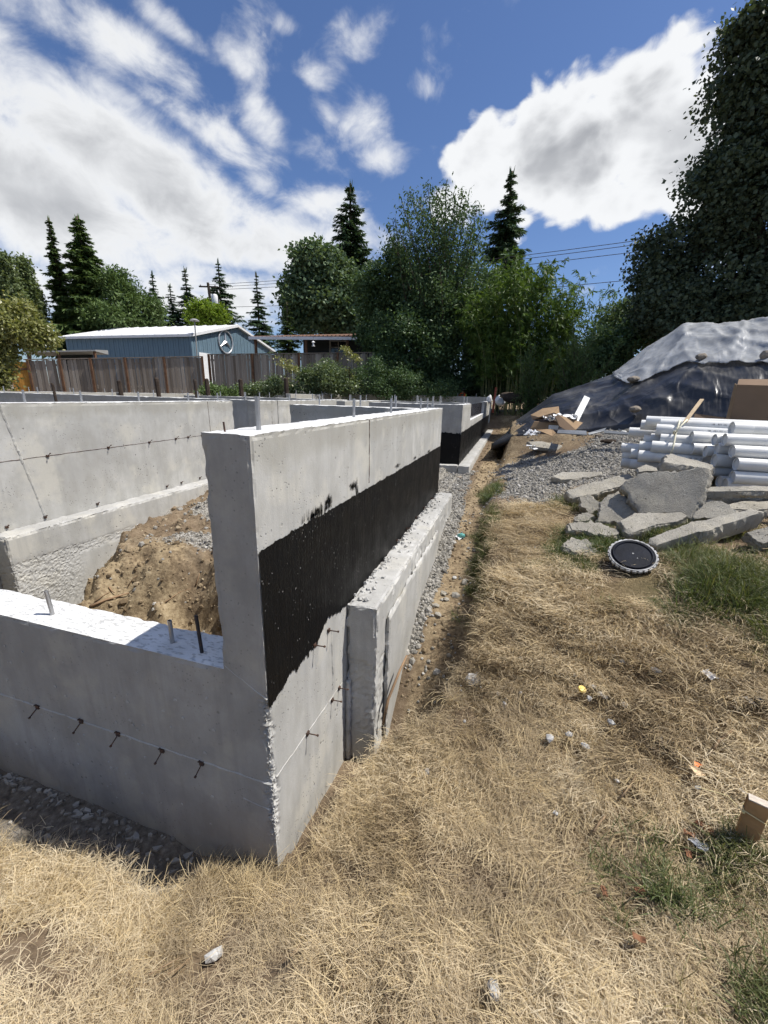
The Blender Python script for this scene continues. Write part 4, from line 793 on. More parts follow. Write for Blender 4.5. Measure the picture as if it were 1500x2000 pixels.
# lean-to roof behind the fence
lt = thing('lean_to', 'low dark lean-to roof with a pale edge peeping over the left fence', 'shelter', (0, 0, 0))
a_, b_ = PD(47, 686, 28.5), PD(186, 683, 27.5); u_ = unit((b_-a_)*np.array([1, 1, 0])); v_ = np.array([-u_[1], u_[0], 0])
MB().add([a_, b_, b_+v_*2.2+np.array([0, 0, .16]), a_+v_*2.2+np.array([0, 0, .16])]+[q-np.array([0, 0, .07]) for q in (a_, b_, b_+v_*2.2, a_+v_*2.2)], [(0, 1, 2, 3), (7, 6, 5, 4), (0, 4, 5, 1), (1, 5, 6, 2), (2, 6, 7, 3), (3, 7, 4, 0)]).build('roof', M_grey, lt)
for s_ in (.03, .45, .97):
    p = a_+(b_-a_)*s_+v_*.15; MB().box(p+np.array([0, 0, -1.25]), (.1, .1, 2.5)).build('post', M_post, lt)
p = (a_+b_)/2+v_*1.9; MB().box(p+np.array([0, 0, -1.1]), (np.linalg.norm(b_-a_)*.55, .06, 2.2), np.stack([u_, v_, [0, 0, 1]], 1)).build('back_wall', M_darkwood, lt)
# blue shed
SX, SY = -20.0, 23.05
zE = float(PX(376, 652, SX)[2]); Yr = float(PX(458, 634, SX)[1]); zR = float(PX(458, 634, SX)[2]); Y2 = float(PX(530, 679, SX)[1]); Yr = (SY+Y2)/2 if abs(Yr-(SY+Y2)/2) < 1.2 else Yr; Ln = 11.6; zb = 1.6
sh = thing('blue_shed', 'blue metal shed with a white roof and a round star emblem on its gable', 'shed', (0, 0, 0))
pn = MB().box((0, 0, .5), (.42, .05, 1.0)).box((0, -.03, .5), (.07, .03, 1.0)); PAN = bpy.data.meshes.new('siding_panel'); PAN.from_pydata(np.concatenate(pn.v).tolist(), [], pn.f); PAN.materials.append(M_blue)
for k in range(int(Ln/.43)): share(PAN, 'siding_panel', sh, (SX-.215-k*.43, SY, zb), (0, 0, 0), (1, 1, zE-zb-.02))
ng = int((Y2-SY)/.43)
for k in range(ng):
    yy = SY+.215+k*.43; zt = zE+(zR-zE)*(1-abs(yy-(SY+Y2)/2)/((Y2-SY)/2)); share(PAN, 'siding_panel', sh, (SX, yy, zb), (0, 0, math.pi/2), (1, 1, zt-zb-.12))
MB().box((SX-.02, SY-.02, (zb+zE)/2), (.16, .16, zE-zb)).build('corner_trim', M_blue, sh)
Ym = (SY+Y2)/2; ov = .25
for sg, nm in ((-1, 'roof'), (1, 'roof')):
    ye = Ym+sg*((Y2-SY)/2+ov); ze = zE-(zR-zE)*ov/((Y2-SY)/2); q = [np.array([SX+ov, Ym, zR]), np.array([SX+ov, ye, ze]), np.array([SX-Ln-ov, ye, ze]), np.array([SX-Ln-ov, Ym, zR])]
    v = q+[w-np.array([0, 0, .16]) for w in q]; f = [(0, 1, 2, 3), (7, 6, 5, 4), (0, 4, 5, 1), (1, 5, 6, 2), (2, 6, 7, 3), (3, 7, 4, 0)]
    if sg > 0: f = [w[::-1] for w in f]
    MB().add(v, f).build(nm, M_white, sh)
    rb = MB()
    for k in range(13):
        x = SX+ov-.1-k*.95; rb.tube([(x, Ym, zR+.02), (x, ye, ze+.02)], .025, 4)
    rb.build('roof_ribs', M_white, sh, kind='stuff')
MB().box((SX+.03, float(PX(402, 690, SX)[1]), float(PX(402, 690, SX)[2])-1.15), (.08, 1.5, 2.3)).build('white_door', M_white, sh)
ec = PX(441, 668, SX+.08); er = float(PX(441, 646, SX+.08)[2]-ec[2])
em = bpy.data.objects.new('star_emblem', None); COL.objects.link(em); em.parent = sh
tr_ = MB(); t_ = np.linspace(0, 2*math.pi, 41); tr_.tube(np.stack([ec[0]+0*t_, ec[1]+er*np.cos(t_), ec[2]+er*np.sin(t_)], 1), er*.075, 8, False); tr_.build('emblem_ring', M_silver, em, smooth=True)
sm_ = MB(); cz_ = [math.pi/2, math.pi/2+2*math.pi/3, math.pi/2+4*math.pi/3]; star = []
for k in range(3):
    star.append((er*.96, cz_[k])); star.append((er*.17, cz_[k]+math.pi/3))
vs_ = [(ec[0]+.0, ec[1]+r*math.cos(a), ec[2]+r*math.sin(a)) for r, a in star]+[(ec[0]+er*.13, ec[1], ec[2]), (ec[0]-.03, ec[1], ec[2])]
sm_.add(vs_, [(k, (k+1) % 6, 6) for k in range(6)]+[((k+1) % 6, k, 7) for k in range(6)]); sm_.build('emblem_star', M_silver, em)
mb = MB(); p = PY(380, 650, SY-.1); q = PY(380, 628, SY-.1); mb.cyl((p[0], p[1], zb+2), q, .04, .04, 6); mb.lathe([(.05, 0), (.30, .03), (.30, .07), (.12, .16), (0, .18)], q, n=12); mb.build('vent_pipe', M_grey, sh)
# brown roofed house
hs = thing('house', 'low dark house with a brown ribbed porch roof behind the fence', 'house', (0, 0, 0))
a_, b_ = PD(486, 659, 27), PD(760, 655, 24.5); u_ = unit((b_-a_)*np.array([1, 1, 0])); v_ = np.array([-u_[1], u_[0], 0.0]); Lh = float(np.linalg.norm(b_-a_)); HR = np.stack([u_, v_, [0, 0, 1]], 1)
rise = .62
q = [a_, b_, b_+v_*4.2+np.array([0, 0, rise]), a_+v_*4.2+u_*1.6+np.array([0, 0, rise])]; v = q+[w-np.array([0, 0, .10]) for w in q]
MB().add(v, [(0, 1, 2, 3), (7, 6, 5, 4), (0, 4, 5, 1), (1, 5, 6, 2), (2, 6, 7, 3), (3, 7, 4, 0)]).build('roof', M_brownroof, hs)
rb = MB()
for k in range(34):
    s_ = (k+.5)/34; rb.tube([a_+(b_-a_)*s_+np.array([0, 0, .02]), a_+(b_-a_)*s_+v_*4.1+u_*(1.6*(1-s_))+np.array([0, 0, rise+.02])], .05, 5)
rb.build('roof_ribs', M_brownroof, hs, kind='stuff')
MB().box((a_+b_)/2-v_*.03+np.array([0, 0, -.10]), (Lh, .05, .16), HR).build('gutter', M_white, hs)
MB().box((a_+b_)/2+u_*1.2+v_*2.3+np.array([0, 0, -1.5]), (Lh-2.6, .12, 3.4), HR).build('wall', M_darkwood, hs)
for px in (497, 596, 677, 740):
    D = ray(px, 670); M2 = np.array([[D[0], -u_[0]], [D[1], -u_[1]]]); x = np.linalg.solve(M2, a_[:2]-CAM[:2])[1]; p = a_+u_*x+v_*.15; MB().box(p+np.array([0, 0, -1.5]), (.13, .13, 2.8), HR).build('porch_post', M_post, hs)
D = ray(661, 680); wc = None; o_ = a_+v_*2.22; M2 = np.array([[D[0], -u_[0]], [D[1], -u_[1]]]); sol = np.linalg.solve(M2, o_[:2]-CAM[:2]); wc = CAM+D*sol[0]
wf = MB()
for dx_, dz_, sx_, sz_ in ((0, .42, 1.15, .10), (0, -.42, 1.15, .10), (-.53, 0, .10, .84), (.53, 0, .10, .84), (0, 0, .06, .84), (0, .05, 1.0, .05)): wf.box(wc+u_*dx_+np.array([0, 0, dz_]), (sx_, .06, sz_), HR)
wfo = wf.build('window', M_grey, hs); MB().box(wc+v_*.02, (1.0, .02, .80), HR).build('pane', M_glass, wfo)
bf = thing('bird_feeder', 'small white bird feeder hanging under the porch roof', 'bird feeder', PD(612, 672, 25.4)); mb = MB(); mb.lathe([(0, -.13), (.10, -.12), (.10, -.09), (.045, -.08), (.05, .08), (.11, .09), (.02, .17), (0, .17)], (0, 0, 0), n=10); mb.build('feeder_body', M_white, bf); MB().cyl((0, 0, .17), (0, 0, .55), .006, .006, 4).build('hanger', M_rebar, bf)
# utility pole and wires
up = thing('utility_pole', 'leaning wooden utility pole with a white transformer behind the shed', 'utility pole', (0, 0, 0))
pt, pb = PD(406, 552, 47), PD(424, 690, 47); pb = pt+(pb-pt)*1.9; MB().tube([pb, pt], [.17, .12], 8).build('pole', M_bark, up); c_ = PD(406, 560, 47); s_ = pxs(406, 560, 47)
cd = unit(np.array([RCAM[0][0], RCAM[0][1], 0])); MB().box(c_, (1.7, .12, .12), np.stack([cd, [-cd[1], cd[0], 0], [0, 0, 1]], 1)).build('crossarm', M_bark, up)
for k in (-.7, 0, .7): MB().lathe([(.05, 0), (.06, .08), (.03, .14), (0, .15)], c_+cd*k+np.array([0, 0, .06]), n=8).build('insulator', M_grey, up)
tc = PD(420, 592, 46.9); MB().lathe([(.02, -.75), (.30, -.70), (.30, .62), (.22, .75), (0, .78)], tc, n=14).build('transformer', M_white, up, smooth=True)
M_wire = material('wire', flat((.03, .03, .032), .6))
for k, (x, y, xe, ye, lab) in enumerate(((404, 556, 1330, 458, 'topmost overhead wire crossing behind the trees to the big maple'), (409, 561, 1330, 466, 'second overhead wire from the top'), (413, 566, 1330, 481, 'third overhead wire from the top'), (416, 600, 1330, 537, 'lowest overhead wire, well below the other three'))):
    A, B = PD(x, y, 47), PD(xe, ye, 30); t_ = np.linspace(0, 1, 14)[:, None]; P = A+(B-A)*t_-np.array([0, 0, .35])*(4*t_*(1-t_)); mb = MB(); mb.tube(P, .017, 4); tag(mb.build('overhead_wire', M_wire), lab, 'wire')
A, B = PD(403, 558, 47), PD(-120, 640, 40); t_ = np.linspace(0, 1, 10)[:, None]
# old posts
for px, yt, d_, h, lab in ((102, 748, 9.3, .5, 'dark post splashed white, standing behind the pale inner wall at the left'), (380, 741, 9.0, .5, 'dark post behind the pale inner wall, right of the fence corner'), (232, 743, 17.8, .7, 'short old post in front of the fence between the reddish second and third posts'), (305, 738, 17.6, .8, 'thick old post in front of the fence, near the middle of the left section'), (403, 740, 17.4, .9, 'old dark post below the fence corner'), (469, 741, 17.4, .9, 'old dark post among the weeds right of the fence corner'), (558, 738, 17.2, 1.0, 'thin old post at the left edge of the bramble mound')):
    p = PD(px, yt, d_); rr = 4.6*pxs(px, yt, d_) if d_ > 12 else 3.2*pxs(px, yt, d_); mb = MB(); bz = min(float(ground_z(p[0], p[1])), p[2]-h)-.1; mb.tube([(p[0]+.02, p[1], bz), (p[0]+.03, p[1], (bz+p[2])/2), (p[0], p[1], p[2]-.03), (p[0]-.01, p[1], p[2])], [rr*1.1, rr*1.05, rr, rr*.7], 7); tag(mb.build('old_post', M_oldpost), lab, 'post')
# ------------------------------------------------------------------ worker beyond the wall
M_skin = material('skin', flat((.32, .19, .13), .6, .3, .08, 20)); M_vest = material('orange_vest', flat((.75, .10, .035), .7, .2, .1, 9)); M_hiviz = material('lime_stripe', flat((.55, .72, .10), .6, .2)); M_hair = material('dark_hair', flat((.012, .010, .010), .6)); M_cloth = material('dark_cloth', flat((.03, .035, .05), .8))
wp = PD(903, 775, 19.5); gz_ = float(ground_z(wp[0], wp[1])); htop = float(PD(902, 757, 19.5)[2]); Hm = max(1.55, min(1.85, htop-gz_)); per = thing('person', 'worker in an orange vest with lime back, seen from the waist up beyond the wall', 'person', (wp[0], wp[1], htop-Hm), math.radians(100))
k_ = Hm/1.75; J = {'pel': (0, 0, .95), 'waist': (0, 0, 1.10), 'chest': (0, .02, 1.32), 'neck': (0, 0, 1.48), 'head': (0, .02, 1.60), 'top': (0, .01, 1.72), 'nose': (0, .10, 1.60), 'shl': (-.17, 0, 1.42), 'ell': (-.24, .04, 1.15), 'hal': (-.20, .20, .98), 'shr': (.17, 0, 1.42), 'elr': (.24, .04, 1.15), 'har': (.20, .20, .98), 'kl': (-.10, .02, .50), 'fl': (-.11, 0, .06), 'tl': (-.11, .14, .03), 'kr': (.10, .02, .50), 'fr': (.11, 0, .06), 'tr': (.11, .14, .03), 'hpl': (-.09, 0, .88), 'hpr': (.09, 0, .88)}
Rr = dict(pel=.14, waist=.13, chest=.155, neck=.055, head=.095, top=.06, nose=.022, shl=.07, ell=.045, hal=.035, shr=.07, elr=.045, har=.035, kl=.062, fl=.045, tl=.035, kr=.062, fr=.045, tr=.035, hpl=.09, hpr=.09)
Ed = [('pel', 'waist'), ('waist', 'chest'), ('chest', 'neck'), ('neck', 'head'), ('head', 'top'), ('head', 'nose'), ('chest', 'shl'), ('shl', 'ell'), ('ell', 'hal'), ('chest', 'shr'), ('shr', 'elr'), ('elr', 'har'), ('pel', 'hpl'), ('hpl', 'kl'), ('kl', 'fl'), ('fl', 'tl'), ('pel', 'hpr'), ('hpr', 'kr'), ('kr', 'fr'), ('fr', 'tr')]
nm_ = list(J); me = bpy.data.meshes.new('body'); me.from_pydata([tuple(np.array(J[n])*k_) for n in nm_], [(nm_.index(a), nm_.index(b)) for a, b in Ed], []); bo = bpy.data.objects.new('body', me); COL.objects.link(bo); bo.parent = per; me.materials.append(M_skin)
sk = bo.modifiers.new('Skin', 'SKIN'); 
if me.skin_vertices:
    for i, n in enumerate(nm_): me.skin_vertices[0].data[i].radius = (Rr[n]*k_, Rr[n]*k_*(.75 if n in ('chest', 'waist', 'pel') else 1))
    me.skin_vertices[0].data[0].use_root = True
bo.modifiers.new('Sub', 'SUBSURF').levels = 1; bo.modifiers['Sub'].render_levels = 2
MB().lathe([(.15, .93), (.165, 1.0), (.17, 1.2), (.195, 1.36), (.16, 1.45), (.075, 1.49)], (0, 0, 0), n=14).build('vest', M_vest, per, smooth=True)
MB().box((0, -.16, 1.22), (.22, .06, .42)).build('vest_back_panel', M_hiviz, per)
MB().lathe([(.100, 1.60), (.112, 1.66), (.09, 1.72), (.03, 1.755), (0, 1.757)], (0, -.01, 0), n=12).build('hair', M_hair, per, smooth=True)
MB().lathe([(.09, .08), (.10, .5), (.13, .85), (.16, .95)], (-.10, 0, 0), n=10).lathe([(.09, .08), (.10, .5), (.13, .85), (.16, .95)], (.10, 0, 0), n=10).build('trousers', M_cloth, per, smooth=True)
for o in per.children:
    if o.name.split('.')[0] != 'body': o.scale = (k_, k_, k_)
# ------------------------------------------------------------------ covered mound
def interp_cols(U, tab): tab = np.array(tab, float); return np.interp(U, tab[:, 0], tab[:, 1])
base_y = [(960, 866), (1000, 852), (1040, 846), (1100, 842), (1150, 840), (1200, 834), (1330, 826), (1500, 818), (1800, 812), (2300, 812)]
base_d = [(960, 9.6), (1000, 9.6), (1040, 9.4), (1100, 9.2), (1150, 9.1), (1330, 8.7), (1500, 8.3), (1800, 9), (2300, 12)]
top_y = [(960, 868), (985, 850), (1010, 822), (1040, 800), (1080, 773), (1150, 751), (1195, 736), (1260, 687), (1330, 643), (1400, 642), (1500, 630), (1700, 600), (2000, 640), (2300, 790)]
top_d = [(960, 9.7), (1000, 10.4), (1040, 11), (1080, 11.3), (1150, 11.6), (1195, 11.8), (1330, 12.3), (1500, 11.8), (1800, 12), (2300, 13.5)]
U = np.linspace(960, 2300, 330); T = np.concatenate([np.linspace(0, 1, 120), np.linspace(1.02, 2.0, 30)])
by, bd, ty, td = (interp_cols(U, q) for q in (base_y, base_d, top_y, top_d))
Bp = np.array([PD(u, y, d) for u, y, d in zip(U, by, bd)]); Tp = np.array([PD(u, y, d) for u, y, d in zip(U, ty, td)])
out_dir = unit((Tp-Bp)*np.array([1, 1, 0])); MP = np.zeros((len(U), len(T), 3))
for j, t in enumerate(T):
    f = t if t <= 1 else 1
    h = f-.10*math.sin(math.pi*f*.999)*0+.10*math.sin(math.pi*f)
    P = Bp+(Tp-Bp)*f; P[:, 2] = Bp[:, 2]+(Tp[:, 2]-Bp[:, 2])*h
    if t > 1: P = Tp+out_dir*(t-1)*4.5; gzz = ground_z(P[:, 0], P[:, 1]); P[:, 2] = np.maximum(Tp[:, 2]-(Tp[:, 2]-gzz+.1)*sstep(np.full(len(U), t), .75, 2.0)+.25*0, gzz-.1)
    MP[:, j] = P
UU, TT = np.meshgrid(U, T, indexing='ij'); ampl = np.clip((Tp[:, 2]-Bp[:, 2])/1.2, .12, 1)[:, None]*np.clip(TT*6, .25, 1)
def ridge(n): return 1-np.abs(2*n-1)
A_, B_ = UU/150, TT*2.0; wx_ = (fb2(A_, B_, .9, 2, 61)-.5)*1.6
fold = ridge(fb2(A_*1.1+B_*.9+wx_, B_*.5-A_*.5, 1.5, 2, 3))**3*.075+ridge(fb2(A_*1.5-B_*.8+wx_, B_*.6+A_*.4, 1.7, 2, 8))**3*.06+ridge(fb2(A_*.5+wx_*.4, B_*1.5+A_*.5, 1.3, 2, 13))**4*.06+ridge(fb2(A_*3.4+B_*1.6, B_*1.2-A_*.6+wx_, 1.4, 2, 15))**3*.028+(fb2(A_, B_, 1.2, 2, 19)-.5)*.16
for (ux, uy, s_) in ((1238, 748, 1), (1365, 704, 1), (1487, 704, 1), (1236, 806, 1)):           # folds pulled in under the stones
    pass
dirn = unit(-out_dir+np.array([0, 0, .9]))[:, None, :]
MPd = MP+dirn*(fold*ampl)[..., None]
def wrinkles(g, fine=1.0):
    c = g.n('ShaderNodeCombineXYZ'); g.put(c.inputs[0], g.attr('su')); g.put(c.inputs[1], g.attr('sv')); v = c.outputs[0]; out = None
    for sx, sy, rot, w in ((.9, 1.8, .7, .6), (1.5, 2.2, -.6, .45), (.7, 4.5, .15, .4), (4.0, 5.0, .4, .12)):
        n = g.noise(g.map(v, (sx*fine, sy*fine, 1), (0, 0, rot)), 1.0, 3, .5, .6); r = g.math('POWER', g.math('SUBTRACT', 1.0, g.math('MULTIPLY', g.math('ABSOLUTE', g.math('SUBTRACT', n, .5)), 5.0, clamp=True)), 2.0)
        t = g.math('MULTIPLY', r, w); out = t if out is None else g.math('ADD', out, t)
    return out
def tarp_fn(base, rough, spec, alpha=None):
    def fn(g):
        p = g.pos(); n = g.noise(p, 2.2, 4, .6, .6); n2 = g.noise(g.map(p, (1, 1, .45)), 7, 4, .6, .8); b = np.array(base); dust = g.noise(p, 1.3, 5, .65)
        c = g.mix(g.rng(dust, .45, .72, 0, .5), tuple(b), tuple(b*.5+np.array([.11, .105, .095])))
        nrm = g.bump(g.math('ADD', g.math('MULTIPLY', n, .3), wrinkles(g)), .4, .05)
        return g.bsdf(c, g.rng(dust, .35, .7, rough+.06, rough+.25), nrm, 0, spec)
    return fn
M_black = material('black_plastic', tarp_fn((.020, .0205, .023), .25, .55))
def clear_fn(g):
    p = g.pos(); n = g.noise(p, 2.0, 4, .6, .8); n2 = g.noise(g.map(p, (1, 1, .4)), 6, 5, .62, 1.0); c = g.ramp(g.noise(p, 1.5, 5, .6), [(.3, (.30, .315, .335)), (.7, (.48, .495, .51))])
    wr = wrinkles(g, 1.25); c = g.mix(g.rng(wr, .35, .9, 0, .45), c, (.62, .64, .66)); nrm = g.bump(wr, .4, .04); a = g.bsdf(c, .42, nrm, 0, .5); t = g.n('ShaderNodeBsdfTranslucent'); g.put(t.inputs[0], (.5, .5, .5))
    tr = g.n('ShaderNodeBsdfTransparent'); m1 = g.n('ShaderNodeMixShader'); m1.inputs[0].default_value = .25; g.t.links.new(a, m1.inputs[1]); g.t.links.new(t.outputs[0], m1.inputs[2])
    m2 = g.n('ShaderNodeMixShader'); g.put(m2.inputs[0], g.rng(n2, .35, .7, .18, .42)); g.t.links.new(m1.outputs[0], m2.inputs[1]); g.t.links.new(tr.outputs[0], m2.inputs[2]); return m2.outputs[0]
M_clear = material('clear_plastic_sheet', clear_fn)
def sheet_obj(name, P, mat, label, cat, su, sv): 
    a, b = P.shape[:2]; k = np.arange(a*b).reshape(a, b); q = np.stack([k[:-1, :-1], k[:-1, 1:], k[1:, 1:], k[1:, :-1]], -1).reshape(-1, 4)[:, ::-1]; o = mesh_obj(name, P.reshape(-1, 3), q, mat, smooth=True)
    for nm_a, arr in (('su', su), ('sv', sv)): o.data.attributes.new(nm_a, 'FLOAT', 'POINT').data.foreach_set('value', np.asarray(arr, np.float32).ravel())
    so_ = o.modifiers.new('thick', 'SOLIDIFY'); so_.thickness = .004; so_.offset = 0; return tag(o, label, cat)
sk_ = MPd.copy(); sk_[:, 0, 2] -= .15
SU, SV = UU/100, TT
sheet_obj('black_tarp', sk_, M_black, 'black plastic sheet in shiny folds over the long soil mound', 'tarp', UU/100, TT)
# soil heart of the mound
core = MP-dirn*.10; core = core[::4, ::4]; mesh_obj('soil_mound', core.reshape(-1, 3), (lambda k: np.stack([k[:-1, :-1], k[1:, :-1], k[1:, 1:], k[:-1, 1:]], -1).reshape(-1, 4))(np.arange(core.shape[0]*core.shape[1]).reshape(core.shape[:2])), M_bark, kind='structure', smooth=True)
pr = np.einsum('ij,uvj->uvi', RCAM, MPd-CAM); PXX = 750+FPX*pr[..., 0]/pr[..., 2]; PYY = 1000+FPX*pr[..., 1]/pr[..., 2]
low_y = [(1190, 736), (1205, 742), (1222, 752), (1240, 748), (1280, 732), (1330, 713), (1400, 713), (1500, 712), (1700, 705), (2000, 720), (2300, 790)]
iu = np.where(U >= 1195)[0]; nt = 90; CP = np.zeros((len(iu), nt, 3)); CT = np.zeros((len(iu), nt))
for a, i in enumerate(iu):
    yl = float(interp_cols(np.array([U[i]]), low_y)[0])+(fbm(np.array([[U[i]/22, 0, 0]]), 1, 3, 4)[0]-.5)*9
    j0 = np.argmin(np.abs(PYY[i, :120]-yl)); tb = T[j0]; tt = tb+(1.75-tb)*np.linspace(0, 1, nt)**1.05; CT[a] = tt
    for c in range(3): CP[a, :, c] = np.interp(tt, T, MP[i, :, c])
    w = np.stack([tt*0+U[i], tt], -1); a_u, b_u = w[:, 0]/150, w[:, 1]*2; fo = ridge(fb2(a_u*2.6-b_u*2.2, b_u*1.1+a_u*.4, 1.3, 2, 33))**4*.022+ridge(fb2(a_u*1.6+b_u*3.0, b_u*1.4-a_u, 1.3, 2, 37))**4*.020+np.interp(tt, T, (fold*ampl)[i])
    CP[a] += dirn[i]*(fo+.045)[:, None]
sheet_obj('clear_tarp', CP, M_clear, 'translucent grey plastic sheet over the top of the covered mound', 'tarp', np.repeat(U[iu][:, None]/100, nt, 1), CT)
def on_mound(x, y): 
    i, j = np.unravel_index(np.argmin((PXX[:, :120]-x)**2+(PYY[:, :120]-y)**2), PXX[:, :120].shape); return MPd[i, j]
def rock_mesh(name, r, seed, mat, sub=2, rough=.35, parent=None, loc=(0, 0, 0), flat_=.7):
    import bmesh
    bm = bmesh.new(); bmesh.ops.create_icosphere(bm, subdivisions=sub, radius=1.0); V = np.array([v.co for v in bm.verts]); n = fbm(V+seed*3.1, 1.3, 3, seed)-.5; V = V*(1+rough*2*n)[:, None]*np.array(r); V += (fbm(V*(1/max(r))+seed, 4, 2, seed)[:, None]-.5)*max(r)*.16
    for v, c in zip(bm.verts, V): v.co = c
    me = bpy.data.meshes.new(name); bm.to_mesh(me); bm.free(); me.materials.append(mat); o = bpy.data.objects.new(name, me); COL.objects.link(o); o.location = [float(q) for q in loc]; return o
M_rock = material('brown_stone', flat((.22, .19, .155), .9, .15, .45, 9, .6))
M_stone = material('pale_stone', flat((.50, .50, .48), .85, .2, .25, 25, .4))
for x, y, w, h, lab in ((1238, 748, 14, 8, 'brown stone holding the left corner of the translucent sheet'), (1366, 704, 12, 8, 'brown stone on the translucent sheet in the middle'), (1489, 703, 11, 11, 'brown stone on the translucent sheet at the right edge'), (1238, 806, 13, 8, 'pale brown stone low on the black sheet')):
    p = on_mound(x, y); s_ = pxs(x, y, float(np.hypot(*(p-CAM)[:2]))); tag(rock_mesh('stone', (w*s_, w*s_*.8, h*s_), int(x), M_rock, loc=p+np.array([-.03, -.12, .06])), lab, 'stone')
# ------------------------------------------------------------------ helper: point on the ground under a pixel
CLEAR = []
def GH(x, y, h=0.0):
    D = ray(x, y); t = np.arange(.4, 30, .004); P = CAM+D*t[:, None]; g_ = ground_z(P[:, 0], P[:, 1])+h; k = np.argmax(g_ >= P[:, 2]); return P[k]
# ------------------------------------------------------------------ scrap and cardboard by the mound
M_card = material('cardboard', flat((.27, .185, .11), .85, .2, .15, 5, .1)); M_card2 = material('brown_cardboard', flat((.19, .13, .085), .85, .2, .08, 3, .05)); M_bag = material('white_film', flat((.68, .68, .68), .4, .4, .1, 12, .5)); M_label = material('white_label', flat((.7, .7, .68), .6, .3))
def plate(name, corners, th, mat, parent=None, bend=0.0, n=1):
    P = [PD(*c) for c in corners]; nr = unit(np.cross(P[1]-P[0], P[-1]-P[0])); 
    if np.dot(nr, CAM-P[0]) < 0: nr = -nr
    m_ = len(P); V = [q+nr*th/2 for q in P]+[q-nr*th/2 for q in P]; f = [tuple(range(m_)), tuple(range(2*m_-1, m_-1, -1))]+[(k, m_+k, m_+(k+1) % m_, (k+1) % m_) for k in range(m_)]
    return MB().add(V, f).build(name, mat, parent)
t = thing('cardboard_box', 'torn open cardboard box lying on its side beside the black sheet', 'box', (0, 0, 0))
plate('top_flap', [(1036, 811, 8.3), (1060, 798, 8.5), (1091, 794, 8.6), (1082, 806, 8.35), (1052, 815, 8.2)], .008, M_card, t); plate('front_panel', [(1037, 812, 8.25), (1052, 816, 8.18), (1082, 807, 8.33), (1093, 812, 8.4), (1085, 818, 8.3), (1040, 820, 8.2)], .008, M_card2, t); plate('side_panel', [(1082, 806, 8.34), (1091, 794, 8.6), (1093, 811, 8.42)], .008, M_card, t)
t = thing('cardboard_box', 'flattened cardboard box with a white paper label on its front', 'box', (0, 0, 0))
plate('front_panel', [(1043, 824, 8.1), (1092, 827, 8.15), (1092, 839, 8.1), (1032, 842, 8.05), (1036, 836, 8.06)], .012, M_card, t); plate('label', [(1072, 830, 8.10), (1091, 831, 8.11), (1090, 839, 8.09), (1071, 838, 8.08)], .004, M_label, t); plate('top_flap', [(1043, 824, 8.11), (1048, 820, 8.4), (1090, 822, 8.45), (1092, 827, 8.16)], .010, M_card2, t); plate('bottom_flap', [(1048, 840, 7.9), (1078, 838, 7.95), (1086, 846, 7.7), (1078, 852, 7.6), (1062, 845, 7.7)], .008, M_card, t)
t = thing('cardboard_box', 'bent cardboard sleeve standing open between the box and the metal strips', 'box', (0, 0, 0))
plate('front_panel', [(1084, 813, 8.0), (1092, 811, 8.02), (1124, 840, 7.95), (1110, 844, 7.88), (1092, 832, 7.9)], .012, M_card2, t); plate('back_panel', [(1092, 811, 8.05), (1118, 822, 8.25), (1138, 826, 8.3), (1124, 840, 7.97)], .012, M_card, t)
def film(label, pts, r, seed, name='plastic_film', mat=None, flatk=.45):
    mb = MB(); rs = np.random.default_rng(seed)
    for (x, y, d) in pts:
        n = 9; c = PD(x, y, d); a = rs.uniform(0, 6.3); G_ = np.zeros((n, n, 3)); uu, vv = np.meshgrid(np.linspace(-1, 1, n), np.linspace(-1, 1, n), indexing='ij'); G_[..., 0] = uu*r; G_[..., 1] = vv*r*.8; G_[..., 2] = (fb2(uu+seed, vv+a, 2.2, 3, seed)-.3)*r*flatk*2.2; mb.grid(G_ @ rotz(a).T+c)
    o = mb.build(name, mat or M_bag, smooth=False); return tag(o, label, 'plastic')
film('crumpled white plastic film spilling out of the cardboard', [(1072, 818, 8.15), (1078, 822, 8.12)], .13, 2); film('white plastic film bunched behind the bent sleeve', [(1103, 815, 8.3), (1112, 818, 8.28)], .16, 3); film('white plastic scrap beside the old slab on the gravel edge', [(1037, 872, 6.7), (1042, 877, 6.6)], .06, 4); film('pale crumpled plastic bag on the dirt left of the cardboard', [(1037, 850, 7.5), (1042, 845, 7.6)], .11, 5)
ch = thing('metal_channel', 'galvanised metal channel propped upright against the black sheet', 'channel', (0, 0, 0)); a_, b_ = PD(1122, 824, 8.2), PD(1147, 775, 8.9); d_ = unit(b_-a_); L_ = float(np.linalg.norm(b_-a_)); sd = unit(np.cross(d_, [0, -1, 0.2])); nn_ = np.cross(sd, d_); RC = np.stack([sd, nn_, d_], 1); M_zinc = material('dull_zinc', flat((.30, .31, .32), .55, .3, .1, 8, .1, metal=.25)); MB().box((a_+b_)/2, (.11, .004, L_), RC).build('web', M_zinc, ch); MB().box((a_+b_)/2+sd*.055-nn_*.03, (.004, .06, L_), RC).build('flange', M_zinc, ch); MB().box((a_+b_)/2-sd*.055-nn_*.03, (.004, .06, L_), RC).build('flange', M_zinc, ch)
M_steelsheet = material('dull_sheet_metal', flat((.20, .21, .22), .4, .4, .2, 6, .1, metal=.5))
for cs, lab in (([(1090, 840, 7.75), (1145, 842, 7.8), (1146, 850, 7.6), (1088, 846, 7.6)], 'long flat metal strip lying in front of the cardboard'), ([(1148, 846, 7.6), (1184, 836, 7.95), (1180, 842, 7.8), (1150, 850, 7.55)], 'folded metal offcut pointing right on the ground'), ([(1180, 841, 7.8), (1235, 846, 7.4), (1234, 850, 7.3), (1180, 846, 7.6)], 'dark metal strip running towards the pipes')): tag(plate('metal_strip', cs, .015, M_steelsheet), lab, 'metal strip')
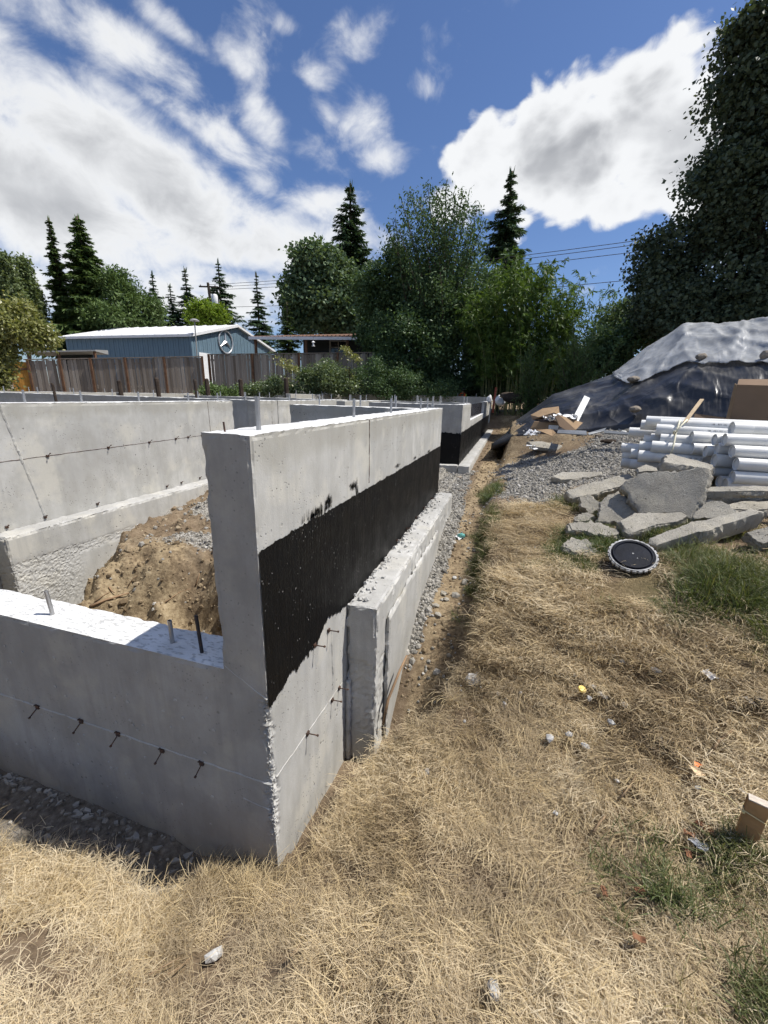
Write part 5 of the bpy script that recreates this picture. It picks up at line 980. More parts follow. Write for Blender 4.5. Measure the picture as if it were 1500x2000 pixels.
for x, y, w, lab in ((1170, 849, 9, 'round tan stone by the metal offcut'), (1218, 842, 7, 'pale stone near the left pipe ends'), (1133, 845, 5, 'small stone at the foot of the metal strip')): p = GH(x, y+3, .02); s_ = pxs(x, y, float(np.hypot(*(p-CAM)[:2]))); tag(rock_mesh('stone', (w*s_, w*s_*.8, w*s_*.65), int(x*3), M_stone if w == 7 else M_rock, loc=p), lab, 'stone')
t = rock_mesh('wood_chunk', (.14, .06, .035), 77, M_oldpost, loc=GH(1190, 862, .03)); tag(t, 'dark charred wood chunk on the gravel edge', 'wood')
# ------------------------------------------------------------------ pipes
def pipe_fn(g):
    tc_ = g.n('ShaderNodeTexCoord').outputs['Object']; n = g.noise(g.pos(), 5, 4, .6); c = g.mix(g.rng(n, .45, .75, 0, .4), (.70, .70, .68), (.50, .48, .44)); s_ = g.n('ShaderNodeSeparateXYZ'); g.put(s_.inputs[0], tc_)
    band = g.math('MULTIPLY', g.math('LESS_THAN', g.math('ABSOLUTE', g.math('ADD', s_.outputs[1], .047)), .008), g.math('LESS_THAN', g.math('ABSOLUTE', g.math('SUBTRACT', s_.outputs[2], .022)), .008)); ink = g.math('MULTIPLY', g.math('MULTIPLY', band, g.rng(g.noise(g.map(tc_, (40, 0, 0)), 1.0, 2), .47, .52)), g.rng(g.noise(g.map(tc_, (1.6, 0, 0)), 1.0, 1), .5, .52)); c = g.mix(g.math('MULTIPLY', ink, .8), c, (.03, .03, .04))
    return g.bsdf(c, .38, None, 0, .45)
M_pvc = material('white_pvc', pipe_fn)
def pipe_mesh(bell):
    mb = MB(); r = .057; R = np.array([[0, 0, 1.0], [0, 1, 0], [-1, 0, 0]]); nn = 24; t_ = np.arange(nn)*2*math.pi/nn
    segs = [[(r, 0), (r, 3.05)], [(r-.006, 0), (r, 0)], [(r-.006, .012), (r-.006, 0)], [(0.0005, .012), (r-.006, .012)], [(r, 3.05), (.0005, 3.05)]]
    if bell: segs = [[(r+.0075, 0), (r+.0075, .13), (r, .155)], [(r, .155), (r, 3.05)], [(r+.001, 0), (r+.0075, 0)], [(r+.001, .014), (r+.001, 0)], [(.0005, .014), (r+.001, .014)], [(r, 3.05), (.0005, 3.05)]]
    for sg in segs:
        vs = [np.stack([q*np.cos(t_), q*np.sin(t_), np.full(nn, z)], 1) @ R.T for q, z in sg]
        mb.add(np.concatenate(vs), [(k*nn+j, k*nn+(j+1) % nn, (k+1)*nn+(j+1) % nn, (k+1)*nn+j) for k in range(len(sg)-1) for j in range(nn)])
    o = mb.build('plastic_pipe', M_pvc, smooth=True); me = o.data; bpy.data.objects.remove(o)
    return me
PIPES = [pipe_mesh(False), pipe_mesh(True)]
def pipe(x, y, d, ang, bell, label, group, tilt=0.0):
    p = PD(1050+x/3.3333, 780+y/3.3333, d); o = bpy.data.objects.new('plastic_pipe', PIPES[bell]); COL.objects.link(o); o.location = [float(q) for q in p]; o.rotation_euler = (random.uniform(-.6, .6)*0, -tilt+random.gauss(0, .004), ang+random.gauss(0, .008)); tag(o, label, 'pipe', group); return o
gl_, gr_ = 'white plastic pipes in the left bundle', 'white plastic pipes in the right bundle'
AL, AR = math.radians(-16), math.radians(1)
for x, y, d, b, lab in ((705, 140, 5.75, 0, 'topmost white pipe of the left bundle, under the wooden lath'), (672, 165, 5.85, 0, 'white pipe just under the topmost one, end showing at its lower left'), (797, 160, 5.55, 0, 'white pipe at the top front of the left bundle'), (770, 198, 5.5, 1, 'belled white pipe, second row down in the left bundle'), (595, 212, 6.0, 0, 'white pipe sticking out far left at the upper back of the left bundle'), (735, 254, 5.6, 0, 'white pipe in the middle of the left bundle, behind the strap'), (688, 264, 5.75, 0, 'thin-looking white pipe end left of the middle of the left bundle'), (797, 258, 5.42, 0, 'white pipe tied by the strap, third row down in front'), (740, 308, 5.35, 1, 'thick belled white pipe low in the left bundle, crossed by the strap'), (660, 305, 5.55, 0, 'white pipe end tucked behind the thick belled pipe'), (545, 314, 5.75, 0, 'white pipe poking out leftmost, top of the three at the lower left'), (605, 352, 5.6, 0, 'white pipe end second from left in the lower rows'), (655, 368, 5.35, 1, 'belled white pipe resting just above the bottom row of the left bundle'), (550, 366, 5.75, 0, 'white pipe poking out leftmost, middle of the three at the lower left'), (545, 412, 5.7, 0, 'white pipe poking out leftmost, lowest on the ground'), (602, 420, 5.5, 0, 'bottom front white pipe of the left bundle')): pipe(x, y, d, AL, b, lab, gl_)
for x, y, d, b, lab in ((1262, 190, 5.15, 1, 'topmost white pipe of the right bundle, in front of the big box'), (1215, 262, 5.0, 0, 'long white pipe just below the top of the right bundle'), (1000, 248, 5.35, 1, 'belled white pipe sticking out left at the top of the right bundle'), (1150, 262, 5.2, 0, 'white pipe end between the belled one and the long one'), (1004, 318, 5.3, 0, 'white pipe sticking out left, second row of the right bundle'), (1092, 338, 5.2, 0, 'white pipe end right of the second-row left one'), (1165, 322, 5.1, 0, 'white pipe end hidden under the long upper pipe'), (1265, 338, 4.92, 0, 'white pipe with a black dot in its print, third row from the top'), (1148, 398, 5.05, 1, 'belled white pipe low on the left of the right bundle'), (1290, 420, 4.85, 0, 'thick white printed pipe, fourth row from the top'), (1060, 380, 5.35, 0, 'shaded white pipe end behind the leaning slab'), (1138, 462, 5.1, 0, 'white pipe end in shade above the bottom row'), (1265, 506, 4.82, 0, 'white pipe second from the bottom of the right bundle, with black print'), (1178, 535, 5.0, 0, 'shaded white pipe end in the bottom row of the right bundle'), (1216, 552, 4.85, 0, 'bottom front white pipe of the right bundle')): pipe(x, y, d, AR, b, lab, gr_)
M_strap = material('pale_strap', flat((.72, .68, .52), .6, .2)); mb = MB(); pts = [(862, 372, 5.28), (876, 330, 5.24), (884, 300, 5.26), (893, 262, 5.32), (897, 232, 5.36), (905, 205, 5.40), (915, 175, 5.42), (922, 150, 5.5), (928, 135, 5.56)]; mb.tube([PD(1050+x/3.3333, 780+y/3.3333, d-.03) for x, y, d in pts], .010, 5); mb.tube([PD(1050+x/3.3333, 780+y/3.3333, d) for x, y, d in ((895, 222, 5.32), (912, 200, 5.3), (940, 165, 5.38), (975, 132, 5.48))], .008, 5); mb.tube([PD(1050+x/3.3333, 780+y/3.3333, d) for x, y, d in ((890, 230, 5.3), (884, 212, 5.28), (893, 205, 5.27), (900, 220, 5.28))], .008, 5); tag(mb.build('tie_strap', M_strap, smooth=True), 'pale yellowish strap knotted round the left bundle of pipes', 'strap')
M_lath = material('raw_wood', flat((.52, .40, .26), .8, .2, .15, 12)); a_, b_ = PD(1338, 824, 5.5), PD(1371, 780, 5.9); d_ = unit(b_-a_); MB(); tag(MB().box((a_+b_)/2, (.035, .012, float(np.linalg.norm(b_-a_))), rot_to(d_)).build('wooden_lath', M_lath), 'thin pale wooden lath leaning up from the top of the pipes', 'lath')
# big cardboard box behind the pipes
t = thing('cardboard_box', 'big plain brown cardboard box standing behind the pipes at the right edge', 'box', (0, 0, 0)); plate('front_panel', [(1440, 752, 6.6), (1600, 757, 6.2), (1590, 850, 6.1), (1421, 850, 6.45)], .012, M_card2, t); plate('side_panel', [(1440, 752, 6.62), (1421, 850, 6.47), (1412, 846, 6.9), (1436, 749, 7.05)], .012, M_card, t); plate('top_flap', [(1440, 752, 6.62), (1600, 757, 6.22), (1605, 742, 6.8), (1443, 741, 7.1)], .010, M_card2, t)
t = plate('cardboard_sheet', [(1357, 808, 6.5), (1420, 817, 6.35), (1420, 832, 6.3), (1355, 826, 6.4)], .012, M_card2); tag(t, 'brown cardboard sheet lying flat on the pipes beside the big box', 'cardboard')
# ------------------------------------------------------------------ broken concrete
M_slab = material('broken_concrete', concrete_fn((.38, .355, .305), mott=.42, pits=1.0, bump=1.0, speck=1.6, bd=.035))
def slab(label, poly, anchor, h, normal, th, seed=0, name='concrete_chunk', dist=None, rag=1.0, foot=None):
    th = th*1.1
    nr = unit(np.array(normal, float)); p0 = GH(*anchor, h) if dist is None else PD(*anchor, dist)
    if foot: p0 = GH(*foot)+np.array([0, 0, th*.96+h])
    P = []
    for x, y in poly: D = ray(x, y); P.append(CAM+D*np.dot(p0-CAM, nr)/np.dot(D, nr))
    P = np.array(P); n = len(P); out = []
    for k in range(n):
        a, b = P[k], P[(k+1) % n]; m_ = max(2, int(np.linalg.norm(b-a)/.016)); out += [a+(b-a)*j/m_ for j in range(m_)]
    R_ = np.array(out); c = R_.mean(0); m_ = len(R_); o_ = unit(R_-c); o_ -= nr*(o_ @ nr)[:, None]; o_ = unit(o_)
    j1 = (fbm(R_, 14, 3, seed)[:, None]-.5)*.06*rag+(fbm(R_, 45, 2, seed+31)[:, None]-.5)*.03*rag; top = R_+o_*j1; rows = [(lambda q: q+nr*(fbm(q, 7, 3, seed+7)[:, None]-.5)*.016)(c[None]+(top-c)*w_) for w_ in (.15, .3, .45, .6, .75, .88, .97)]+[top-nr*.008]
    for s_ in (.12, .25, .4, .55, .7, .85, 1.0): q = top-nr*th*s_; rows.append(q+o_*((fbm(q, 22, 4, seed+2, .65)[:, None]-.5)*.075*rag+(.012*math.sin(s_*math.pi)))+nr*((fbm(q, 16, 2, seed+4)[:, None]-.5)*.02))
    V = np.concatenate([c[None]]+rows+[(c-nr*th)[None]]); f = [(0, 1+k, 1+(k+1) % m_) for k in range(m_)]; nr_ = len(rows)
    for r in range(nr_-1): f += [(1+r*m_+k, 1+(r+1)*m_+k, 1+(r+1)*m_+(k+1) % m_, 1+r*m_+(k+1) % m_) for k in range(m_)]
    e = 1+(nr_-1)*m_; f += [(e+(k+1) % m_, e+k, e+m_) for k in range(m_)]
    o = MB().add(V, f).build(name, M_slab, smooth=True); o.data.validate(); es_ = o.modifiers.new('split', 'EDGE_SPLIT'); es_.split_angle = math.radians(40); tag(o, label, 'concrete chunk', 'broken concrete pieces in the heap'); return o
UPN = (-.08, -.28, .95)
slab('dark slab behind the big leaning one, lying on the pipes', [(1300, 890), (1312, 886), (1392, 908), (1388, 916), (1340, 910), (1296, 902)], (1340, 900), .3, (.1, -.2, .95), .11, 11, dist=4.75)
slab('thin slab end showing under the right pipes', [(1374, 951), (1560, 949), (1560, 958), (1380, 960)], (1440, 955), .2, UPN, .06, 12, dist=4.5)
slab('small chunk at the left pipe ends', [(1245, 914), (1262, 908), (1287, 914), (1287, 921), (1250, 921)], (1265, 915), .1, UPN, .07, 13, dist=4.9)
slab('low flat slab on the gravel, back left of the heap', [(1076, 930), (1100, 922), (1175, 921), (1178, 926), (1165, 929), (1120, 936), (1095, 937)], (1120, 930), .06, UPN, .07, 14)
slab('long flat slab at the left of the heap, sloping down to the lawn', [(1102, 960), (1150, 943), (1230, 924), (1238, 931), (1212, 951), (1165, 964), (1118, 973)], (1165, 950), .02, (-.12, -.34, .93), .095, 15, foot=(1120, 992))
slab('small block tucked under the long left slab', [(1131, 970), (1150, 965), (1173, 982), (1168, 996), (1150, 1002), (1134, 990)], (1150, 982), .12, (-.2, -.6, .75), .09, 16)
slab('brownish slab leaning below the big upright piece', [(1176, 974), (1205, 960), (1240, 985), (1246, 1008), (1215, 1018), (1165, 1020), (1172, 992)], (1205, 995), .12, (-.18, -.62, .76), .09, 17)
slab('big upright slab leaning at the centre of the heap', [(1243, 925), (1300, 922), (1378, 914), (1389, 930), (1384, 955), (1362, 982), (1347, 1010), (1300, 1004), (1246, 1005), (1232, 975), (1212, 952)], (1300, 965), 0.0, (-.36, -.76, .54), .11, 18, foot=(1300, 1030))
slab('slab edge jutting out at the right, below the pipes', [(1383, 964), (1420, 957), (1560, 954), (1560, 966), (1460, 969), (1392, 973)], (1440, 963), 0.0, (-.05, -.18, .97), .10, 19, foot=(1440, 1012))
slab('long dark-sided slab at the lower right of the heap', [(1266, 1052), (1340, 1022), (1470, 994), (1489, 1000), (1440, 1017), (1350, 1044), (1283, 1064)], (1370, 1025), 0.0, (-.14, -.30, .94), .13, 20, foot=(1290, 1080))
slab('chunky flat slab above the black lid', [(1210, 1016), (1240, 1003), (1330, 1000), (1341, 1008), (1338, 1014), (1290, 1024), (1228, 1043)], (1275, 1015), 0.0, (-.10, -.34, .93), .10, 21, foot=(1245, 1054))
slab('rough broken piece left of the lid, upper one', [(1111, 1022), (1150, 1017), (1190, 1028), (1209, 1038), (1200, 1044), (1160, 1044), (1118, 1034)], (1160, 1032), .0, UPN, .07, 22, foot=(1160, 1062), rag=1.8)
slab('small rough piece lowest at the left of the heap', [(1100, 1062), (1112, 1052), (1140, 1054), (1170, 1072), (1162, 1080), (1120, 1078)], (1135, 1066), .0, UPN, .06, 23, foot=(1125, 1098), rag=1.8)
slab('chunk in shade at the right edge under the long slab', [(1462, 1040), (1500, 1026), (1560, 1024), (1560, 1050), (1490, 1062)], (1500, 1040), .0, (-.2, -.5, .8), .10, 24, foot=(1490, 1088))
slab('old flat slab sunk in the dirt in front of the cardboard', [(1030, 862), (1060, 862), (1100, 870), (1126, 873), (1122, 880), (1090, 878), (1040, 872)], (1080, 870), .05, UPN, .06, 25)
slab('dark chunk in the hollow right of the big upright slab', [(1352, 985), (1385, 975), (1420, 985), (1440, 1000), (1400, 1012), (1355, 1014)], (1395, 1000), .0, (-.2, -.6, .75), .10, 31, foot=(1395, 1035))
slab('flat piece lying behind the long dark-sided slab', [(1400, 990), (1460, 978), (1560, 978), (1560, 990), (1470, 998)], (1450, 988), .0, UPN, .08, 32, foot=(1450, 1010))
slab('small broken piece half hidden in the weeds left of the upright slab', [(1122, 1004), (1148, 998), (1160, 1008), (1150, 1016), (1126, 1016)], (1140, 1010), .0, (-.2, -.5, .8), .06, 33, foot=(1140, 1026), rag=1.5)
# ------------------------------------------------------------------ bucket lid
M_lidb = material('tarry_black_lid', flat((.006, .008, .015), .5, .12, .4, 10, .3)); M_lidw = material('white_lid_rim', flat((.34, .34, .34), .5, .3, .6, 24, .2))
lid = thing('bucket_lid', 'black tar-smeared bucket lid with a white scalloped rim leaning on the slabs', 'lid', GH(1236, 1084, .10)); ax = unit(np.array([-.10, -.46, .88])); RL = rot_to(ax)
CLEAR += [np.array(lid.location)+np.array([a, b, 0]) for a in (-.12, -.06, 0, .06, .12) for b in (-.05, -.1, -.15)]
b_ = MB(); b_.lathe([(0, .004), (.118, .004), (.124, .012), (.132, .012), (.137, .002), (.144, .002), (.146, -.006), (0, -.008)], (0, 0, 0), ax, 40); b_.build('lid_panel', M_lidb, lid, smooth=False)
b_ = MB(); b_.lathe([(.1465, .006), (.155, .006), (.157, -.006), (.156, -.018), (.150, -.018), (.1465, -.010)], (0, 0, 0), ax, 48, False); b_.build('lid_rim', M_lidw, lid)
b_ = MB()
for k in range(26):
    a = k*2*math.pi/26; b_.box(RL @ np.array([.158*math.cos(a), .158*math.sin(a), -.008]), (.012, .024, .018), RL @ rotz(a))
b_.build('rim_tabs', M_lidw, lid, kind='stuff')
mb = MB(); mb.box(RL @ np.array([.0, .01, .006]), (.012, .010, .003), RL); mb.box(RL @ np.array([.03, -.03, .006]), (.007, .006, .003), RL); mb.build('paint_spot', M_lidw, lid)
# ------------------------------------------------------------------ stake with string
bs = GH(1452, 1650, 0); tp = bs+np.array([0, 0, float(PD(1478, 1563, float(np.hypot(*(bs-CAM)[:2])))[2]-bs[2])]); d_ = unit(tp-bs+np.array([0, 0, .02])); wdir = unit(np.array([.93, -.36, 0])-d_*np.dot([.93, -.36, 0], d_)); RS = np.stack([wdir, np.cross(d_, wdir), d_], 1); Ls = float(np.linalg.norm(tp-bs)); M_stake = material('stake_wood', flat((.33, .20, .095), .85, .15, .35, 9, .3)); M_end = material('sawn_end', flat((.55, .48, .40), .9, .1, .15, 60, .5))
stk = thing('wooden_stake', 'short brown wooden stake with a string round its head at the right edge', 'stake', bs); MB().box(d_*(Ls/2-.06), (.060, .034, Ls+.12), RS).build('shaft', M_stake, stk); MB().box(d_*(Ls+.002), (.057, .031, .004), RS).build('sawn_top', M_end, stk)
M_string = material('yellow_string', flat((.62, .52, .28), .8, .2)); z1 = d_*(Ls-.055); hw, hd = .0325, .0195
mb = MB(); mb.tube([z1-RS[:, 0]*hw-RS[:, 1]*hd+d_*.006, z1+RS[:, 0]*hw-RS[:, 1]*hd-d_*.008, z1+RS[:, 0]*hw+RS[:, 1]*hd, z1-RS[:, 0]*hw+RS[:, 1]*hd, z1-RS[:, 0]*hw-RS[:, 1]*hd+d_*.006], .0022, 5); mb.tube([z1-RS[:, 0]*hw-RS[:, 1]*hd, z1-RS[:, 0]*(hw+.05)+d_*.02, z1-RS[:, 0]*(hw+.14)+d_*.012-RS[:, 1]*.02], .0018, 5); mb.box(z1-RS[:, 0]*hw-RS[:, 1]*hd, (.008, .008, .008)); mb.build('string', M_string, stk)
# ------------------------------------------------------------------ litter on the grass
CLEAR += [GH(x, y) for x, y in ((905, 1375), (925, 1385), (945, 1395), (960, 1410), (975, 1425), (985, 1445), (960, 1440), (940, 1375))]
def gput(o, x, y, h=.02):
    p = GH(x, y, h); CLEAR.append(p); p = p-np.array([0, 0, h]); o.location = [float(p[0]), float(p[1]), float(p[2])+h]; return o
LH = .034
mb = MB(); mb.lathe([(0, .0), (.019, 0), (.021, .004), (.021, .012), (.019, .015), (0, .0155)], (0, 0, .018), (.15, -.30, .94), 20); M_yel = material('yellow_plastic', flat((.80, .55, .07), .4, .4, .05, 5, .05)); tag(gput(mb.build('round_lid', M_yel, smooth=False), 1135, 1353, LH), 'round yellow plastic cap lying on the dry grass', 'cap')
M_quartz = material('white_chip', flat((.42, .415, .40), .85, .2, .25, 40, .4))
for x, y, w, lab in ((1172, 1355, 8, 'white stone chip just right of the yellow cap'), (1152, 1364, 8, 'white stone chip under the yellow cap'), (1181, 1361, 7, 'white chip rightmost of those by the yellow cap'), (1221, 1377, 9, 'single white chip right of the yellow cap group'), (1144, 1458, 11, 'pale pointed stone below the yellow cap'), (1075, 1441, 11, 'pale chip beside a few crumbs in the middle of the lawn'), (1111, 1434, 8, 'small chip between the two pale stones in mid lawn'), (1281, 1309, 11, 'pale flat chip below the dry patch, right of centre'), (1215, 1291, 7, 'small pale chip in front of the heap'), (1123, 1319, 6, 'tiny pale chip above the yellow cap'), (925, 1326, 16, 'flat grey chip near the trench edge'), (1193, 1411, 9, 'pale chip lying alone right of mid lawn'), (1363, 1538, 7, 'white round pebble below the orange scrap'), (1158, 1341, 9, 'grey chip close above the yellow cap'), (418, 1865, 15, 'white angular rock chip in the foreground grass at the left'), (966, 1932, 14, 'grey angular rock chip in the foreground at the bottom'), (1085, 1588, 6, 'faint pale chip sunk in the grass'), (1380, 1262, 5, 'tiny chip in the grass right of the brown patch')):
    p = GH(x, y, .0); s_ = pxs(x, y, float(np.hypot(*(p-CAM)[:2]))); o = rock_mesh('stone_chip', (w*s_, w*s_*.75, w*s_*.55), int(x+y), M_quartz, sub=1, rough=.5); o.rotation_euler = (random.uniform(-.4, .4), random.uniform(-.4, .4), random.uniform(0, 6)); gput(o, x, y, LH+w*s_*.2); tag(o, lab, 'stone')
def scrap(label, x, y, r, mat, seed, name='paper_scrap', cat='paper', el=.7):
    mb = MB(); n = 8; uu, vv = np.meshgrid(np.linspace(-1, 1, n), np.linspace(-1, 1, n), indexing='ij'); G_ = np.stack([uu*r, vv*r*el, (fb2(uu+seed, vv+seed*.7, 1.6, 3, seed)-.4)*r*1.1], -1); mb.grid(G_ @ rotz(seed*1.7).T); o = mb.build(name, mat); so_ = o.modifiers.new('thick', 'SOLIDIFY'); so_.thickness = .0015; gput(o, x, y, LH+.01); return tag(o, label, cat)
scrap('crumpled white paper scraps on the grass near the right edge', 1386, 1318, .034, M_bag, 3); scrap('torn white piece beside the black block at the right edge', 1464, 1367, .022, M_label, 5); scrap('thin pinkish paper strip on the grass above the stake', 1416, 1247, .024, material('pink_paper', flat((.62, .50, .45), .7)), 8, el=.3)
mb = MB(); mb.box((0, 0, .008), (.085, .035, .022), roteul(.1, .08, .15)); tag(gput(mb.build('plastic_block', M_lidb), 1494, 1374, LH), 'small black plastic block cut by the right edge', 'block')
mb = MB(); t_ = np.linspace(0, 2*math.pi, 25); mb.tube(np.stack([.013*np.cos(t_), .013*np.sin(t_), 0*t_], 1) @ roteul(.5, .2, 0).T, .0038, 7, False); tag(gput(mb.build('grey_ring', M_grey, smooth=True), 1297, 1446, LH+.006), 'small grey ring with a dark hole on the grass', 'ring')
M_stick = material('twig', flat((.24, .17, .105), .9, .1, .25, 14, .4))
for (pts, r, lab) in (([(1394, 1462), (1403, 1448), (1418, 1436), (1432, 1425)], .0065, 'curved brown stick on the grass near the right edge'), ([(1214, 1556), (1226, 1540), (1236, 1528), (1242, 1512)], .005, 'brown stick half buried in mid right lawn'), ([(1160, 1624), (1170, 1608), (1182, 1594)], .005, 'short brown stick below the half buried one'), ([(290, 1904), (325, 1885), (352, 1870)], .0028, 'thin twig left of the white rock chip'), ([(318, 1908), (350, 1890), (374, 1868)], .0028, 'second thin twig next to the first, left of the white rock chip'), ([(752, 1940), (760, 1965), (768, 1998)], .003, 'thin dark twig at the bottom edge'), ([(566, 1868), (578, 1858), (586, 1846)], .007, 'short pale twig in the foreground, right of the white chip'), ([(655, 1890), (664, 1910), (672, 1930)], .003, 'dark twig in the foreground left of the grey chip')):
    mb = MB(); mb.tube([GH(x, y, LH+.016) for x, y in pts], r*np.linspace(1, .7, len(pts)), 6); CLEAR += [GH(x, y, .05) for x, y in pts]; tag(mb.build('stick', M_stick, smooth=True), lab, 'stick')
t = thing('flagging_scrap', 'torn orange and cream plastic scrap on the grass above the stake', 'plastic', GH(1357, 1503, LH+.022)); M_or = material('orange_plastic', flat((.85, .22, .04), .5, .3, .05)); M_cr = material('cream_plastic', flat((.75, .55, .33), .5, .3, .05))
MB().grid(np.array([[(0, .004, .003), (.030, .014, .020)], [(.008, .036, .014), (.040, .032, .004)]])).build('orange_half', M_or, t); MB().grid(np.array([[(-.020, .014, .006), (.004, .004, .016)], [(-.004, -.034, .002), (.028, -.026, .006)]])).build('cream_half', M_cr, t)
M_dead = material('dead_leaf', flat((.20, .10, .055), .85, .15, .4, 20, .3))
for k, (x, y, r, lab) in enumerate(((1372, 1612, .022, 'red-brown dead leaf left of the stake, uppermost'), (1388, 1622, .020, 'curled red-brown dead leaf nearest the stake'), (1346, 1628, .018, 'brown dead leaf at the left of the leaf patch'), (1345, 1668, .016, 'tan dead leaf below the clear wrapper'), (1248, 1832, .018, 'brown dead leaf alone in the lower right lawn'), (1180, 1740, .015, 'small tan leaf in the lower lawn'), (1250, 1738, .016, 'small brown leaf right of the small tan one'))): scrap(lab, x, y, r, M_dead, 20+k, 'dead_leaf', 'leaf', .55)
M_wrap = material('grey_wrapper', flat((.30, .31, .33), .25, .5, .3, 20, .4)); scrap('grey clear wrapper by the dead leaves', 1364, 1650, .028, M_wrap, 31, 'wrapper', 'wrapper'); scrap('small white wrapper end behind the stake head', 1452, 1546, .014, M_label, 33, 'wrapper', 'wrapper', .4)
M_teal = material('teal_plastic', flat((.10, .30, .28), .35, .5, .2, 9, .2)); o = rock_mesh('drink_can', (.045, .035, .035), 5, M_teal, sub=2, rough=.3); gput(o, 901, 1047, .03); tag(o, 'crushed teal and white container lying in the trench', 'container')
film('torn white film round the crushed teal container', [(896, 1050, float(np.hypot(*(GH(896, 1050)-CAM)[:2]))-.02)], .05, 9)
# root and sticks in the cut bank
M_root = material('root', flat((.27, .18, .11), .9, .1, .2, 9, .3))
def rootpath(pts, r, lab, h=.015):
    mb = MB(); mb.tube([GH(x, y, h) for x, y in pts], r*np.linspace(1, .5, len(pts)), 6); tag(mb.build('root', M_root, smooth=True), lab, 'root')
rootpath([(176, 1184), (205, 1172), (232, 1164), (252, 1158)], .013, 'thick root slanting across the foot of the soil bank'); rootpath([(322, 1176), (335, 1168), (352, 1156), (372, 1150)], .006, 'pale thin root on the right of the soil bank'); rootpath([(382, 1144), (386, 1132), (390, 1120)], .007, 'short white root stub beside the concrete corner', .03); rootpath([(250, 1145), (258, 1132), (268, 1124)], .005, 'pale forked root in the middle of the soil bank', .03); rootpath([(184, 1176), (200, 1164), (214, 1156)], .005, 'thin root above the thick root', .03); rootpath([(213, 1146), (218, 1154), (224, 1158)], .008, 'pale splintered root stub above the thick root', .03)
mb = MB(); mb.tube([(.235, .93, .12), (.25, .98, .28), (.29, 1.12, .42), (.31, 1.22, .47)], [.010, .010, .009, .006], 6); tag(mb.build('root', M_root, smooth=True), 'bare root hanging in the trench hole beside the footing', 'root')
# things at the far end of the trench
M_wbag = material('white_sack', flat((.62, .62, .62), .7, .2, .2, 7, .4))
for x, y, d, r, m_, nm, lab, cat in ((978, 782, 16.2, (.20, .16, .20), M_wbag, 'sack', 'crumpled white sack at the far end of the trench', 'sack'), (956, 780, 16.4, (.10, .10, .16), M_wbag, 'sack', 'small white sack left of the crumpled one at the trench end', 'sack'), (1003, 778, 15.6, (.38, .16, .20), M_oldpost, 'log', 'dark log lying on the bank at the far trench end', 'log'), (992, 772, 16.0, (.30, .12, .12), M_bark, 'log', 'brown log above the dark one on the far bank', 'log')):
    tag(rock_mesh(nm, r, int(x), m_, rough=.25, loc=PD(x, y, d)), lab, cat)
p = PD(966, 776, 16.3); tag(MB().box(p+np.array([0, 0, -.1]), (.07, .07, .9), roteul(0, .05, 0)).build('marker_stake', material('red_stake', flat((.22, .06, .04), .8))), 'reddish stake standing beside the white sacks', 'stake')
for k, (x, y, w, lab) in enumerate(((866, 1158, 10, 'flat pale stone on the trench gravel, upper'), (872, 1170, 9, 'flat pale stone on the trench gravel, lower'), (850, 1182, 9, 'pale flake at the foot of the footing'), (856, 1200, 9, 'pale flake lower in the trench'), (888, 1128, 7, 'white stone on the orange dirt of the trench'), (897, 932, 9, 'tan stone in front of the far footing'), (901, 958, 8, 'dark stone below the far footing'), (230, 1034, 18, 'flat pale rock at the top of the soil bank'), (262, 1022, 14, 'concrete crumb beside the flat pale rock'), (255, 1008, 12, 'small crumb against the left footing'), (1037, 990, 7, 'lone pebble on the lawn edge before the gravel'), (745, 1240, 0, ''))):
    if w: p = GH(x, y, .01); s_ = pxs(x, y, float(np.hypot(*(p-CAM)[:2]))); o = rock_mesh('stone', (w*s_, w*s_*.7, w*s_*.35), int(x*2+y), (M_slab if k < 4 else M_quartz) if k not in (5, 6) else M_rock, sub=1, rough=.45, loc=p); o.rotation_euler = (0, 0, random.uniform(0, 6)); tag(o, lab, 'stone')
